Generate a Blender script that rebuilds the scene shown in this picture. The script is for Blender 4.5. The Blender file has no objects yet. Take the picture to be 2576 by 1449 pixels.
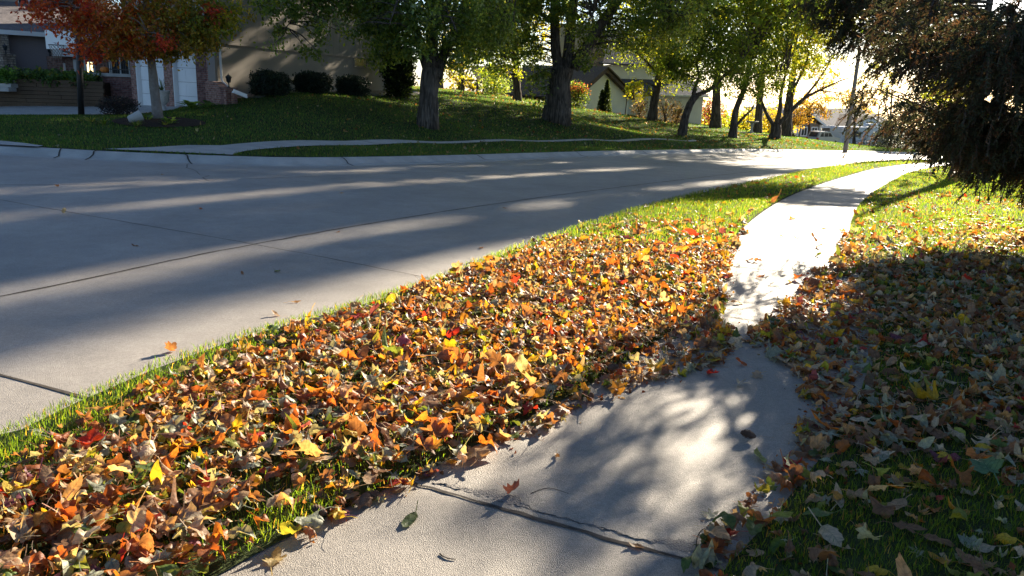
import bpy, math, random
import numpy as np
from mathutils import Matrix, Vector
SC = bpy.context.scene
COL = SC.collection
RG = np.random.default_rng(11)
random.seed(5)
PI = math.pi
# ------------------------------------------------------------------ camera
F, CX, CY, EYE = 2003.0, 1288.0, 724.5, 1.6
PITCH, ROLL = math.radians(14.4), math.radians(2.2)
SUN_AZ, SUN_EL = math.radians(33.0), math.radians(19.5)
_fw = np.array([0, math.cos(PITCH), -math.sin(PITCH)])
_r0 = np.array([1.0, 0, 0]); _u0 = np.cross(_r0, _fw)
_up = _u0*math.cos(ROLL) - _r0*math.sin(ROLL)
_rt = _r0*math.cos(ROLL) + _u0*math.sin(ROLL)
ORG = np.array([0, 0, EYE])
def ray(u, v): return _fw + _rt*(u-CX)/F - _up*(v-CY)/F
def P(u, v, Y):
    d = ray(u, v); return d*(Y/d[1]) + ORG
def proj(p):
    q = np.asarray(p, float) - ORG
    w = q@_fw
    return CX+F*(q@_rt)/w, CY-F*(q@_up)/w, w
cam = bpy.data.cameras.new('camera'); camo = bpy.data.objects.new('camera', cam); COL.objects.link(camo)
cam.sensor_width = 36; cam.lens = 36*F/2576; cam.clip_end = 3000; cam.clip_start = 0.05
M = Matrix(((_rt[0], _up[0], -_fw[0], 0), (_rt[1], _up[1], -_fw[1], 0), (_rt[2], _up[2], -_fw[2], EYE), (0, 0, 0, 1)))
camo.matrix_world = M; SC.camera = camo
# ------------------------------------------------------------------ light
w = bpy.data.worlds.new('World'); SC.world = w; w.use_nodes = True
nt = w.node_tree; bg = nt.nodes['Background']
sky = nt.nodes.new('ShaderNodeTexSky'); sky.sky_type = 'NISHITA'; sky.sun_disc = False
sky.sun_elevation = SUN_EL; sky.sun_rotation = SUN_AZ; sky.air_density = .8; sky.dust_density = .5; sky.ozone_density = 3.0
nt.links.new(sky.outputs[0], bg.inputs[0]); bg.inputs[1].default_value = 0.05
sl = bpy.data.lights.new('sun', 'SUN'); sl.energy = 5.0; sl.angle = math.radians(0.5); sl.color = (1.0, 0.87, 0.68)
so = bpy.data.objects.new('sun', sl); COL.objects.link(so)
sd = Vector((math.sin(SUN_AZ)*math.cos(SUN_EL), math.cos(SUN_AZ)*math.cos(SUN_EL), math.sin(SUN_EL)))
so.rotation_euler = (-sd).to_track_quat('-Z', 'Y').to_euler(); so.location = sd*200
vs = SC.view_settings; vs.view_transform = 'Standard'; vs.look = 'None'; vs.exposure = 2.08; vs.gamma = 1
SC.cycles.max_bounces = 8; SC.cycles.transparent_max_bounces = 8
# ------------------------------------------------------------------ materials
def mat(name, base, rough=0.7, spec=0.3, noise=None, bump=None, trans=0.0, tg=(1, 1, 1), attr=None, metal=0.0, kind=None, emit=None, extra=None):
    """noise: (scale, amount 0..1, detail); bump: (scale, strength, distance)"""
    m = bpy.data.materials.new(name); m.use_nodes = True
    n = m.node_tree.nodes; L = m.node_tree.links
    b = n['Principled BSDF']; out = n['Material Output']
    b.inputs['Roughness'].default_value = rough; b.inputs['Metallic'].default_value = metal
    b.inputs['Specular IOR Level'].default_value = spec
    c = None
    def N(t, **k):
        x = n.new(t)
        for a, v in k.items(): setattr(x, a, v)
        return x
    if attr:
        a = N('ShaderNodeAttribute', attribute_name=attr); c = a.outputs['Color']
    else:
        r = N('ShaderNodeRGB'); r.outputs[0].default_value = (*base, 1); c = r.outputs[0]
    tc = N('ShaderNodeNewGeometry').outputs['Position']
    def mul(c, fac_out, lo, hi):
        mr = N('ShaderNodeMapRange'); L.new(fac_out, mr.inputs[0])
        mr.inputs[1].default_value = 0.25; mr.inputs[2].default_value = 0.75
        mr.inputs[3].default_value = lo; mr.inputs[4].default_value = hi
        mx = N('ShaderNodeVectorMath', operation='SCALE'); L.new(c, mx.inputs[0]); L.new(mr.outputs[0], mx.inputs[3])
        return mx.outputs[0]
    for (sc, am, *dt) in (noise or []):
        t = N('ShaderNodeTexNoise'); t.inputs['Scale'].default_value = sc; t.inputs['Detail'].default_value = dt[0] if dt else 3
        L.new(tc, t.inputs['Vector']); c = mul(c, t.outputs['Fac'], 1-am, 1+am)
    if extra: c = extra(N, L, c, b) or c
    L.new(c, b.inputs['Base Color'])
    if bump:
        h = None
        for (sc, st) in bump:
            t = N('ShaderNodeTexNoise'); t.inputs['Scale'].default_value = sc; t.inputs['Detail'].default_value = 4
            L.new(tc, t.inputs['Vector'])
            bp = N('ShaderNodeBump'); bp.inputs['Strength'].default_value = 1; bp.inputs['Distance'].default_value = st
            L.new(t.outputs['Fac'], bp.inputs['Height'])
            if h is not None: L.new(h, bp.inputs['Normal'])
            h = bp.outputs[0]
        L.new(h, b.inputs['Normal'])
    if trans > 0:
        tr = N('ShaderNodeBsdfTranslucent')
        g = N('ShaderNodeVectorMath', operation='MULTIPLY'); g.inputs[1].default_value = tg; L.new(c, g.inputs[0])
        L.new(g.outputs[0], tr.inputs[0])
        mx = N('ShaderNodeMixShader'); mx.inputs[0].default_value = trans
        L.new(b.outputs[0], mx.inputs[1]); L.new(tr.outputs[0], mx.inputs[2]); L.new(mx.outputs[0], out.inputs[0])
    if emit:
        b.inputs['Emission Color'].default_value = (*emit[0], 1); b.inputs['Emission Strength'].default_value = emit[1]
    m.cycles.emission_sampling = 'NONE' if not emit else 'AUTO'
    return m
def brick_tex(c1, c2, mortar, sc=1.0):
    def f(N, L, c, b):
        a = N('ShaderNodeAttribute', attribute_name='lc')
        t = N('ShaderNodeTexBrick'); L.new(a.outputs['Vector'], t.inputs['Vector'])
        t.inputs['Color1'].default_value = (*c1, 1); t.inputs['Color2'].default_value = (*c2, 1); t.inputs['Mortar'].default_value = (*mortar, 1)
        t.inputs['Scale'].default_value = sc; t.inputs['Brick Width'].default_value = 0.21; t.inputs['Row Height'].default_value = 0.075
        t.inputs['Mortar Size'].default_value = 0.008; t.inputs['Bias'].default_value = 0.1
        nz = N('ShaderNodeTexNoise'); nz.inputs['Scale'].default_value = 9; L.new(a.outputs['Vector'], nz.inputs['Vector'])
        mr = N('ShaderNodeMapRange'); L.new(nz.outputs['Fac'], mr.inputs[0]); mr.inputs[1].default_value = .3; mr.inputs[2].default_value = .7; mr.inputs[3].default_value = .55; mr.inputs[4].default_value = 1.3
        mx = N('ShaderNodeVectorMath', operation='SCALE'); L.new(t.outputs['Color'], mx.inputs[0]); L.new(mr.outputs[0], mx.inputs[3])
        bp = N('ShaderNodeBump'); bp.inputs['Distance'].default_value = 0.006; bp.inputs['Strength'].default_value = 1
        inv = N('ShaderNodeMath', operation='SUBTRACT'); inv.inputs[0].default_value = 1; L.new(t.outputs['Fac'], inv.inputs[1])
        L.new(inv.outputs[0], bp.inputs['Height']); L.new(bp.outputs[0], b.inputs['Normal'])
        return mx.outputs[0]
    return f
def furrows(N, L, c, b):
    g = N('ShaderNodeNewGeometry'); v = N('ShaderNodeVectorMath', operation='MULTIPLY'); v.inputs[1].default_value = (1, 1, .13); L.new(g.outputs['Position'], v.inputs[0])
    t = N('ShaderNodeTexNoise'); t.inputs['Scale'].default_value = 13; t.inputs['Detail'].default_value = 5; t.inputs['Distortion'].default_value = .6; L.new(v.outputs[0], t.inputs['Vector'])
    mr = N('ShaderNodeMapRange'); L.new(t.outputs['Fac'], mr.inputs[0]); mr.inputs[1].default_value = .38; mr.inputs[2].default_value = .62; mr.inputs[3].default_value = .45; mr.inputs[4].default_value = 1.35
    bp = N('ShaderNodeBump'); bp.inputs['Strength'].default_value = 1; bp.inputs['Distance'].default_value = .07; L.new(mr.outputs[0], bp.inputs['Height']); L.new(bp.outputs[0], b.inputs['Normal'])
    mx = N('ShaderNodeVectorMath', operation='SCALE'); L.new(c, mx.inputs[0]); L.new(mr.outputs[0], mx.inputs[3]); return mx.outputs[0]
def leaf_veins(N, L, c, b):
    a = N('ShaderNodeAttribute', attribute_name='lc')
    s = N('ShaderNodeSeparateXYZ'); L.new(a.outputs['Vector'], s.inputs[0])
    ab = N('ShaderNodeMath', operation='ABSOLUTE'); L.new(s.outputs[0], ab.inputs[0])
    # side veins: slanted periodic lines in (y - 0.7|x|), plus the midrib
    k = N('ShaderNodeMath', operation='MULTIPLY_ADD'); L.new(ab.outputs[0], k.inputs[0]); k.inputs[1].default_value = -0.8; L.new(s.outputs[1], k.inputs[2])
    pp = N('ShaderNodeMath', operation='PINGPONG'); L.new(k.outputs[0], pp.inputs[0]); pp.inputs[1].default_value = 0.13
    mn = N('ShaderNodeMath', operation='MINIMUM'); L.new(ab.outputs[0], mn.inputs[0]); L.new(pp.outputs[0], mn.inputs[1])
    mr = N('ShaderNodeMapRange'); L.new(mn.outputs[0], mr.inputs[0]); mr.inputs[1].default_value = 0; mr.inputs[2].default_value = .035; mr.inputs[3].default_value = .72; mr.inputs[4].default_value = 1.04
    nz = N('ShaderNodeTexNoise'); nz.inputs['Scale'].default_value = 60; nz.inputs['Detail'].default_value = 3
    g = N('ShaderNodeNewGeometry'); L.new(g.outputs['Position'], nz.inputs['Vector'])
    m2 = N('ShaderNodeMapRange'); L.new(nz.outputs['Fac'], m2.inputs[0]); m2.inputs[1].default_value = .3; m2.inputs[2].default_value = .7; m2.inputs[3].default_value = .7; m2.inputs[4].default_value = 1.2
    mm = N('ShaderNodeMath', operation='MULTIPLY'); L.new(mr.outputs[0], mm.inputs[0]); L.new(m2.outputs[0], mm.inputs[1])
    mx = N('ShaderNodeVectorMath', operation='SCALE'); L.new(c, mx.inputs[0]); L.new(mm.outputs[0], mx.inputs[3])
    return mx.outputs[0]
MT = {}
def setup_mats():
    M_ = MT
    M_['road'] = mat('road_concrete', (.285, .258, .228), .55, .5, [(260, .36, 2), (1.1, .16, 5), (.22, .13, 3), (45, .14, 3), (6, .10, 5)], [(240, .006)])
    M_['walk'] = mat('sidewalk_concrete', (.235, .21, .18), .60, .45, [(240, .40, 2), (2.0, .17, 4), (40, .14, 3), (9, .10, 6)], [(230, .006)])
    M_['curb'] = mat('curb_concrete', (.36, .345, .32), .7, .4, [(150, .2, 2), (2.2, .2, 4)], [(120, .004)])
    M_['rough'] = mat('spalled_concrete', (.22, .20, .18), .8, .4, [(200, .45, 2)], [(150, .02)])
    M_['joint'] = mat('joint_dirt', (.06, .052, .045), .95, .1, [(40, .4, 3)])
    M_['soil'] = mat('turf_soil', (.035, .045, .018), .95, .05, [(3, .35, 4), (40, .4, 3)], [(60, .01)])
    M_['mulch'] = mat('bark_mulch', (.045, .03, .022), .95, .1, [(30, .5, 4)], [(40, .02)])
    M_['gravel'] = mat('gravel', (.20, .18, .16), .9, .2, [(22, .6, 4)], [(25, .03)])
    M_['grass'] = mat('grass_blade', (.05, .10, .02), .42, .32, None, None, .62, (5.0, 3.3, .75), 'Col')
    M_['shaded_grass'] = mat('shaded_blade', (.05, .10, .02), .42, .3, None, None, .5, (3.2, 2.6, 1.0), 'Col')  # same grass as the verge, far lawn's shade put into its duller glow
    M_['leaf'] = mat('dry_leaf', (.3, .15, .04), .5, .35, None, [(55, .004)], .44, (2.0, 1.45, .6), 'Col', extra=leaf_veins)
    M_['foliage'] = mat('tree_foliage', (.06, .1, .02), .45, .3, None, None, .55, (3.3, 2.8, 1.1), 'Col')
    M_['evergreen'] = mat('evergreen_foliage', (.03, .04, .02), .5, .3, None, None, .10, (1.4, 1.3, 1), 'Col')
    M_['needle'] = mat('conifer_needles', (.03, .04, .02), .5, .3, None, None, .32, (1.7, 1.5, 1), 'Col')
    M_['bark'] = mat('tree_bark', (.125, .10, .08), .9, .15, [(3, .25, 3)], extra=furrows)
    M_['pale_bark'] = mat('smooth_bark', (.19, .165, .145), .85, .15, [(10, .25, 4)], [(30, .008)])
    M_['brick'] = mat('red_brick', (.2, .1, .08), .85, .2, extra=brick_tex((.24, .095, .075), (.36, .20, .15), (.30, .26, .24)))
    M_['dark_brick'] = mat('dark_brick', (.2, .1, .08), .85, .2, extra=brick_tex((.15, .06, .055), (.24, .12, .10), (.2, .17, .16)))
    M_['stone'] = mat('field_stone', (.2, .1, .08), .85, .2, extra=brick_tex((.22, .17, .14), (.34, .28, .22), (.10, .09, .08), .8))
    M_['stucco'] = mat('grey_stucco', (.26, .235, .205), .9, .15, [(.6, .06, 3), (80, .06, 2)], [(90, .002)])
    M_['mauve'] = mat('mauve_stucco', (.24, .205, .21), .9, .15, [(60, .08, 2)], [(90, .002)])
    M_['beige'] = mat('beige_siding', (.42, .37, .29), .8, .2, [(1.5, .08, 3)])
    M_['tan'] = mat('tan_siding', (.24, .205, .17), .8, .2, [(1.5, .06, 3)])
    M_['white'] = mat('white_paint', (.78, .78, .77), .5, .35, [(2, .04, 3)])
    M_['whiteside'] = mat('white_siding', (.74, .74, .68), .7, .25, [(1.2, .06, 3)])
    M_['trim'] = mat('trim_paint', (.28, .245, .215), .7, .2)
    M_['darktrim'] = mat('brown_trim', (.085, .06, .05), .7, .25, [(5, .2, 3)])
    M_['shingle'] = mat('shingles', (.16, .145, .15), .9, .15, [(6, .25, 4), (60, .25, 2)], [(40, .01)])
    M_['brownshingle'] = mat('brown_shingles', (.11, .085, .07), .9, .15, [(6, .25, 4), (60, .25, 2)], [(40, .01)])
    M_['blueshingle'] = mat('slate_shingles', (.075, .085, .11), .9, .15, [(4, .2, 4)], [(40, .01)])
    M_['timber'] = mat('weathered_timber', (.105, .07, .045), .85, .2, [(1.3, .25, 3), (30, .25, 4)], [(40, .004)])
    M_['iron'] = mat('black_iron', (.015, .015, .016), .5, .4)
    M_['pole'] = mat('weathered_pole', (.25, .22, .20), .85, .2, [(20, .2, 4)], [(30, .004)])
    M_['glass'] = mat('window_glass', (.03, .035, .04), .06, .6)
    M_['lit'] = mat('lit_window_glass', (.25, .18, .08), .1, .6, emit=((1, .72, .35), .9))
    M_['urn'] = mat('cast_stone', (.5, .48, .45), .8, .2, [(12, .2, 4)], [(40, .004)])
    M_['pumpkin'] = mat('pumpkin_skin', (.55, .16, .02), .5, .4)
    M_['rv'] = mat('rv_shell', (.62, .63, .65), .35, .5, [(1, .04, 3)])
    M_['rvgraphic'] = mat('rv_graphic', (.12, .12, .15), .4, .5)
    M_['suv'] = mat('suv_paint', (.50, .47, .42), .3, .5, metal=.3)
    M_['red'] = mat('tail_lamp', (.55, .03, .02), .25, .5)
    M_['tyre'] = mat('tyre_rubber', (.02, .02, .02), .8, .2)
    M_['metal'] = mat('grey_metal', (.35, .35, .36), .45, .5, metal=.6)
    M_['cone'] = mat('pine_cone_scale', (.11, .065, .045), .8, .2, [(80, .4, 3)])
    M_['straw'] = mat('dry_needle', (.27, .15, .06), .7, .2)
setup_mats()
# ------------------------------------------------------------------ mesh builders
class MB:
    def __init__(s): s.V = []; s.Fc = []; s.C = []; s.A = []; s.n = 0
    def add(s, V, faces, col=None, lc=None):
        V = np.asarray(V, float).reshape(-1, 3)
        s.V.append(V)
        faces = faces if isinstance(faces, list) else [faces]
        for f in faces:
            f = np.asarray(f, int)
            if f.ndim == 1: f = f[None]
            s.Fc.append(f+s.n)
        s.n += len(V)
        s.C.append(np.broadcast_to(np.array([.5, .5, .5] if col is None else col, float), (len(V), 3)))
        s.A.append(np.zeros((len(V), 3)) if lc is None else np.asarray(lc, float).reshape(-1, 3))
    def build(s, name, m, parent=None, smooth=False, loc=None, own_origin=False):
        V = np.concatenate(s.V)
        off = np.zeros(3)
        if parent is not None: off = np.array(parent['_o']) if '_o' in parent else off
        elif loc is not None: off = np.asarray(loc, float)
        elif own_origin: off = np.array([V[:, 0].mean(), V[:, 1].mean(), V[:, 2].min()])
        me = bpy.data.meshes.new(name)
        nv = len(V); me.vertices.add(nv); me.vertices.foreach_set('co', (V-off).astype(np.float32).ravel())
        tot = np.concatenate([np.full(len(f), f.shape[1]) for f in s.Fc]); loops = np.concatenate([f.ravel() for f in s.Fc])
        me.loops.add(len(loops)); me.loops.foreach_set('vertex_index', loops.astype(np.int32))
        st = np.concatenate([[0], np.cumsum(tot)[:-1]])
        me.polygons.add(len(tot)); me.polygons.foreach_set('loop_start', st.astype(np.int32)); me.polygons.foreach_set('loop_total', tot.astype(np.int32))
        me.polygons.foreach_set('use_smooth', np.full(len(tot), smooth))
        me.update(calc_edges=True)
        C = np.concatenate(s.C); a = me.attributes.new('Col', 'FLOAT_COLOR', 'POINT')
        a.data.foreach_set('color', np.concatenate([C, np.ones((nv, 1))], 1).astype(np.float32).ravel())
        A = np.concatenate(s.A)
        if np.abs(A).max() > 0:
            a = me.attributes.new('lc', 'FLOAT_VECTOR', 'POINT'); a.data.foreach_set('vector', A.astype(np.float32).ravel())
        me.materials.append(MT[m] if isinstance(m, str) else m)
        o = bpy.data.objects.new(name, me); COL.objects.link(o)
        if parent is not None: o.parent = parent
        else: o.location = off
        o['_o'] = [float(x) for x in off]
        return o
def tag(o, label=None, cat=None, group=None, kind=None):
    if label: o['label'] = label
    if cat: o['category'] = cat
    if group: o['group'] = group
    if kind: o['kind'] = kind
    return o
def thing(name, loc, label, cat, group=None):
    o = bpy.data.objects.new(name, None); COL.objects.link(o); o.location = [float(x) for x in loc]; o['_o'] = [float(x) for x in loc]
    o.empty_display_size = .2
    return tag(o, label, cat, group)
BOXF = [[0, 3, 2, 1], [4, 5, 6, 7], [0, 1, 5, 4], [1, 2, 6, 5], [2, 3, 7, 6], [3, 0, 4, 7]]
class Frame:
    """vertical frame: a along A->B, b towards the viewer, z up"""
    def __init__(s, A, B):
        s.A = np.array([A[0], A[1]]); d = np.array([B[0]-A[0], B[1]-A[1]]); s.L = np.hypot(*d); s.d = d/s.L
        n = np.array([s.d[1], -s.d[0]])
        if n@(-s.A) < 0: n = -n
        s.n = n
    def W(s, a, b, z):
        p = s.A+s.d*a+s.n*b; return np.array([p[0], p[1], z])
    def px(s, u, v, b=0):
        r = ray(u, v); o = ORG
        A = s.A+s.n*b
        t = ((A-o[:2])@s.n)/(r[:2]@s.n); p = o+r*t
        return (p[:2]-A)@s.d, p[2]
    def box(s, mb, a0, a1, b0, b1, z0, z1, col=None):
        V = [s.W(a, b, z) for z in (z0, z1) for (a, b) in ((a0, b0), (a1, b0), (a1, b1), (a0, b1))]
        lc = [(a+b, z, 0) for z in (z0, z1) for (a, b) in ((a0, b0), (a1, b0), (a1, b1), (a0, b1))]
        mb.add(V, [BOXF], col, lc); return s
    def poly(s, mb, pts, b0, b1, col=None):
        """extrude polygon of (a,z) from b0 to b1"""
        n = len(pts)
        V = [s.W(a, b0, z) for a, z in pts]+[s.W(a, b1, z) for a, z in pts]
        lc = [(a+b0, z, 0) for a, z in pts]+[(a+b1, z, 0) for a, z in pts]
        mb.add(V, [np.arange(n)[None], np.arange(2*n-1, n-1, -1)[None], np.array([[i, (i+1) % n, n+(i+1) % n, n+i] for i in range(n)])], col, lc); return s
def sheet(mb, pts4):
    mb.add(pts4, [[0, 1, 2, 3]])
def slab(mb, q, t):
    """thick quad: q four corners, t thickness downwards along the normal"""
    q = np.asarray(q, float); n = np.cross(q[1]-q[0], q[3]-q[0]); n /= np.linalg.norm(n)
    mb.add(np.concatenate([q-n*t, q]), [BOXF])
def boxat(mb, c, s, rz=0, col=None, tilt=None):
    x, y, z = np.array(s)/2
    V = np.array([[-x, -y, -z], [x, -y, -z], [x, y, -z], [-x, y, -z], [-x, -y, z], [x, -y, z], [x, y, z], [-x, y, z]])
    if tilt is not None: V = V@np.array(tilt).T
    R = np.array([[math.cos(rz), -math.sin(rz), 0], [math.sin(rz), math.cos(rz), 0], [0, 0, 1]])
    mb.add(V@R.T+np.array(c), [BOXF], col, V)
def tube(mb, path, rad, n=8, col=None, cap=True, rough=0.0):
    path = np.asarray(path, float); k = len(path)
    rad = np.broadcast_to(np.asarray(rad, float), (k,))
    t = np.gradient(path, axis=0); t /= np.linalg.norm(t, axis=1)[:, None]+1e-9
    ref = np.array([0.3, 0.2, 1.0]) if abs(t[0][2]) < .9 else np.array([1.0, .2, 0.1])
    V = []
    for i in range(k):
        a = np.cross(t[i], ref); a /= np.linalg.norm(a)+1e-9; b = np.cross(a, t[i])
        th = np.arange(n)*2*PI/n
        r = rad[i]*(1+rough*np.sin(th*3+i*.7)*.6+rough*np.sin(th*5+i*1.9)*.5)
        V.append(path[i]+np.outer(np.cos(th)*r, a)+np.outer(np.sin(th)*r, b))
    V = np.concatenate(V)
    i, j = np.meshgrid(np.arange(k-1), np.arange(n), indexing='ij'); j2 = (j+1) % n
    Q = np.stack([i*n+j, i*n+j2, (i+1)*n+j2, (i+1)*n+j], -1).reshape(-1, 4)
    fs = [Q]
    if cap: fs += [np.arange(n)[::-1][None], (np.arange(n)+(k-1)*n)[None]]
    mb.add(V, fs, col)
def lathe(mb, prof, c, n=16, col=None, axis=None):
    """prof list of (r,z); c base point"""
    th = np.arange(n)*2*PI/n; V = []
    for r, z in prof: V.append(np.stack([np.cos(th)*r, np.sin(th)*r, np.full(n, z)], 1))
    V = np.concatenate(V)
    if axis is not None: V = V@np.array(axis).T
    V = V+np.array(c); k = len(prof)
    i, j = np.meshgrid(np.arange(k-1), np.arange(n), indexing='ij'); j2 = (j+1) % n
    mb.add(V, [np.stack([i*n+j, i*n+j2, (i+1)*n+j2, (i+1)*n+j], -1).reshape(-1, 4), np.arange(n)[::-1][None], (np.arange(n)+(k-1)*n)[None]], col)
def smooth_line(pts, step):
    """Catmull-Rom resampling"""
    p = np.asarray(pts, float); out = []
    for i in range(len(p)-1):
        p0, p1, p2, p3 = p[max(i-1, 0)], p[i], p[i+1], p[min(i+2, len(p)-1)]
        m = max(2, int(np.linalg.norm(p2-p1)/step))
        t = np.linspace(0, 1, m, endpoint=False)[:, None]
        out.append(.5*((2*p1)+(-p0+p2)*t+(2*p0-5*p1+4*p2-p3)*t**2+(-p0+3*p1-3*p2+p3)*t**3))
    out.append(p[-1:]); return np.concatenate(out)
def seg_dist(x, y, line):
    """distance to polyline"""
    d = np.full(np.shape(x), 1e9)
    for (ax, ay), (bx, by) in zip(line[:-1], line[1:]):
        vx, vy = bx-ax, by-ay; t = np.clip(((x-ax)*vx+(y-ay)*vy)/(vx*vx+vy*vy+1e-12), 0, 1)
        d = np.minimum(d, np.hypot(x-ax-t*vx, y-ay-t*vy))
    return d
def inside(x, y, poly):
    r = np.zeros(np.shape(x), bool); n = len(poly)
    for i in range(n):
        ax, ay = poly[i]; bx, by = poly[(i+1) % n]
        if ay == by: continue
        c = ((ay > y) != (by > y)) & (x < (bx-ax)*(y-ay)/(by-ay)+ax)
        r ^= c
    return r
def offset_line(line, d):
    """offset to the right of travel by d"""
    t = np.gradient(line, axis=0); t /= np.linalg.norm(t, axis=1)[:, None]
    return line+np.stack([t[:, 1], -t[:, 0]], 1)*d
# ------------------------------------------------------------------ terrain
_seg, _ins = seg_dist, inside
def seg_dist(x, y, line):
    for l in MONO:
        if line is l[0]:
            return np.abs(x-np.interp(y, l[0][:, 1], l[0][:, 0]))*np.interp(y, l[0][:, 1], l[1])
    if line is FK: return _seg(x, y, FK2)
    return _seg(x, y, line)
def inside(x, y, poly):
    if poly is LAWN: return _ins(x, y, LAWN2)
    if poly is WALK: return (x > np.interp(y, WL[:, 1], WL[:, 0])) & (x < np.interp(y, WR[:, 1], WR[:, 0])) & (y > -4) & (y < 78)
    if poly is ROAD: return (x < np.interp(y, NK[:, 1], NK[:, 0])) & (x > -62) & (y > -14) & (y < 101) & ~_ins(x, y, LAWN2)
    x = np.asarray(x); b0, b1 = poly.min(0), poly.max(0); k = (x >= b0[0]) & (x <= b1[0]) & (y >= b0[1]) & (y <= b1[1]); r = np.zeros(x.shape, bool)
    if k.any(): r[k] = _ins(x[k], y[k], poly)
    return r
def ramp(x, y):
    u = .5*x+.866*y-9
    sp = lambda q: .5*(q+np.sqrt(q*q+16))
    return -.043*(sp(u)-sp(u-1200))
FK = smooth_line([(-60, 24), (-40, 20.5), (-25, 18.4), (-16, 17.2), (-10.5, 16.7), (-8, 16.6), (-6, 17.1), (-4.5, 18.1), (-2.1, 21.6), (.4, 26.2), (3, 31), (6.6, 37), (9.9, 42.6), (13, 47.6), (17, 52.6), (22, 58), (30, 67), (42, 77), (60, 87), (90, 97), (160, 110)], .8)
NK = smooth_line([(-6, -14), (-3.6, -5), (-2.75, 0), (-2.42, 2.2), (-2.15, 3.7), (-1.7, 4.8), (-.85, 6.1), (.1, 8.2), (2.75, 13.6), (5.7, 19.1), (12.5, 31.5), (19, 42.0), (27, 51.0), (38, 61), (52, 71), (72, 80.5), (100, 89), (170, 101)], .4)
WL = smooth_line([(-4.6, -5), (-2.3, 0), (-.84, 2.44), (-.4, 3.0), (.36, 4.03), (1.02, 5.1), (1.63, 6.3), (2.2, 8.1), (3.25, 10.9), (5.6, 16), (9.6, 23.5), (14.7, 32.4), (22.2, 43.5), (31, 53.5), (42.5, 63.0), (57, 71.5), (80, 80)], .35)
WR = offset_line(WL, 1.27)
ROAD = np.concatenate([NK, FK[::-1]]); WALK = np.concatenate([WL, WR[::-1]])
LAWN = np.concatenate([FK, [(160, 600), (-300, 600), (-300, 24)]])
def _cosl(l):
    t = np.gradient(l, axis=0); return np.abs(t[:, 1])/np.linalg.norm(t, axis=1)
MONO = [(l, _cosl(l)) for l in (NK, WL, WR)]; FK2 = np.concatenate([FK[::4], FK[-1:]]); LAWN2 = np.concatenate([FK2, LAWN[-3:]])
HI = [(330, 391, 16.75), (600, 377.5, 19.6), (900, 361.5, 25.0), (1050, 355, 28), (1300, 350.5, 32), (1700, 350, 50), (1760, 354, 52)]
LO = [(585, 396, 17.3), (640, 381, 19.0), (860, 367.5, 22.6), (1050, 359.5, 26.3), (1300, 354.5, 31.2), (1500, 352.8, 37.5), (1700, 353.5, 46), (1760, 356, 50)]
CTRL = LO[1:]+[(860, 361.5, 24.4), (1050, 355.5, 28.3), (1300, 351, 33.3), (1500, 349.5, 40.5), (1700, 350.5, 49.5), (0, 290, 26), (202, 291, 25.5), (350, 291, 26), (0, 266, 32.5), (200, 270, 32.6), (340, 274, 32.8), (445, 275, 31.5), (520, 271, 30.3),
    (-400, 300, 27), (-400, 285, 34), (130, 340, 20.5), (300, 345, 20.5), (400, 298, 24.5), (480, 322, 22), (300, 322, 22.5), (600, 262, 29.3), (640, 229, 31.5), (760, 229, 35), (990, 227, 43.5), (690, 240, 30.8), (890, 240, 36),
    (600, 300, 25.5), (750, 300, 26), (900, 292, 30), (1080, 306, 32.3), (1200, 300, 39), (1400, 300, 42), (1190, 249, 49), (1370, 274, 50), (1300, 252, 55),
    (1580, 296, 66), (1735, 326, 68), (1640, 303, 60), (1718, 338, 52), (1843, 347, 57), (1950, 349, 62), (1880, 333, 72), (1800, 326, 72), (2126, 378, 60.5), (2050, 353, 80), (2180, 369, 88),
    (2040, 346, 114), (2230, 372, 108), (1540, 320, 52), (1400, 256, 78), (1000, 215, 62), (600, 190, 80)]
_c = np.array([P(*c) for c in CTRL])
_k = FK[::6]; _k = _k[(_k[:, 0] > -45) & (_k[:, 1] < 100)]
CXY = np.concatenate([_c[:, :2], _k]); CZ = np.concatenate([_c[:, 2]-ramp(_c[:, 0], _c[:, 1]), np.full(len(_k), .03)])
def _phi(r): return r*r*np.log(r+1e-9)
_n = len(CXY); _d = np.hypot(CXY[:, None, 0]-CXY[None, :, 0], CXY[:, None, 1]-CXY[None, :, 1])
_K = _phi(_d)+np.eye(_n)*5.0
_Pm = np.concatenate([np.ones((_n, 1)), CXY/50], 1)
_A = np.zeros((_n+3, _n+3)); _A[:_n, :_n] = _K; _A[:_n, _n:] = _Pm; _A[_n:, :_n] = _Pm.T
_w = np.linalg.solve(_A, np.concatenate([CZ, np.zeros(3)]))
def resid(x, y):
    x = np.asarray(x, float); sh = x.shape; x = x.ravel(); y = np.asarray(y, float).ravel(); out = np.zeros(len(x))
    for i in range(0, len(x), 20000):
        xx, yy = x[i:i+20000], y[i:i+20000]
        r = np.hypot(xx[:, None]-CXY[:, 0], yy[:, None]-CXY[:, 1])
        out[i:i+20000] = _phi(r)@_w[:_n]+_w[_n]+xx/50*_w[_n+1]+yy/50*_w[_n+2]
    return np.clip(out, -1.2, 3.2).reshape(sh)
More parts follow.
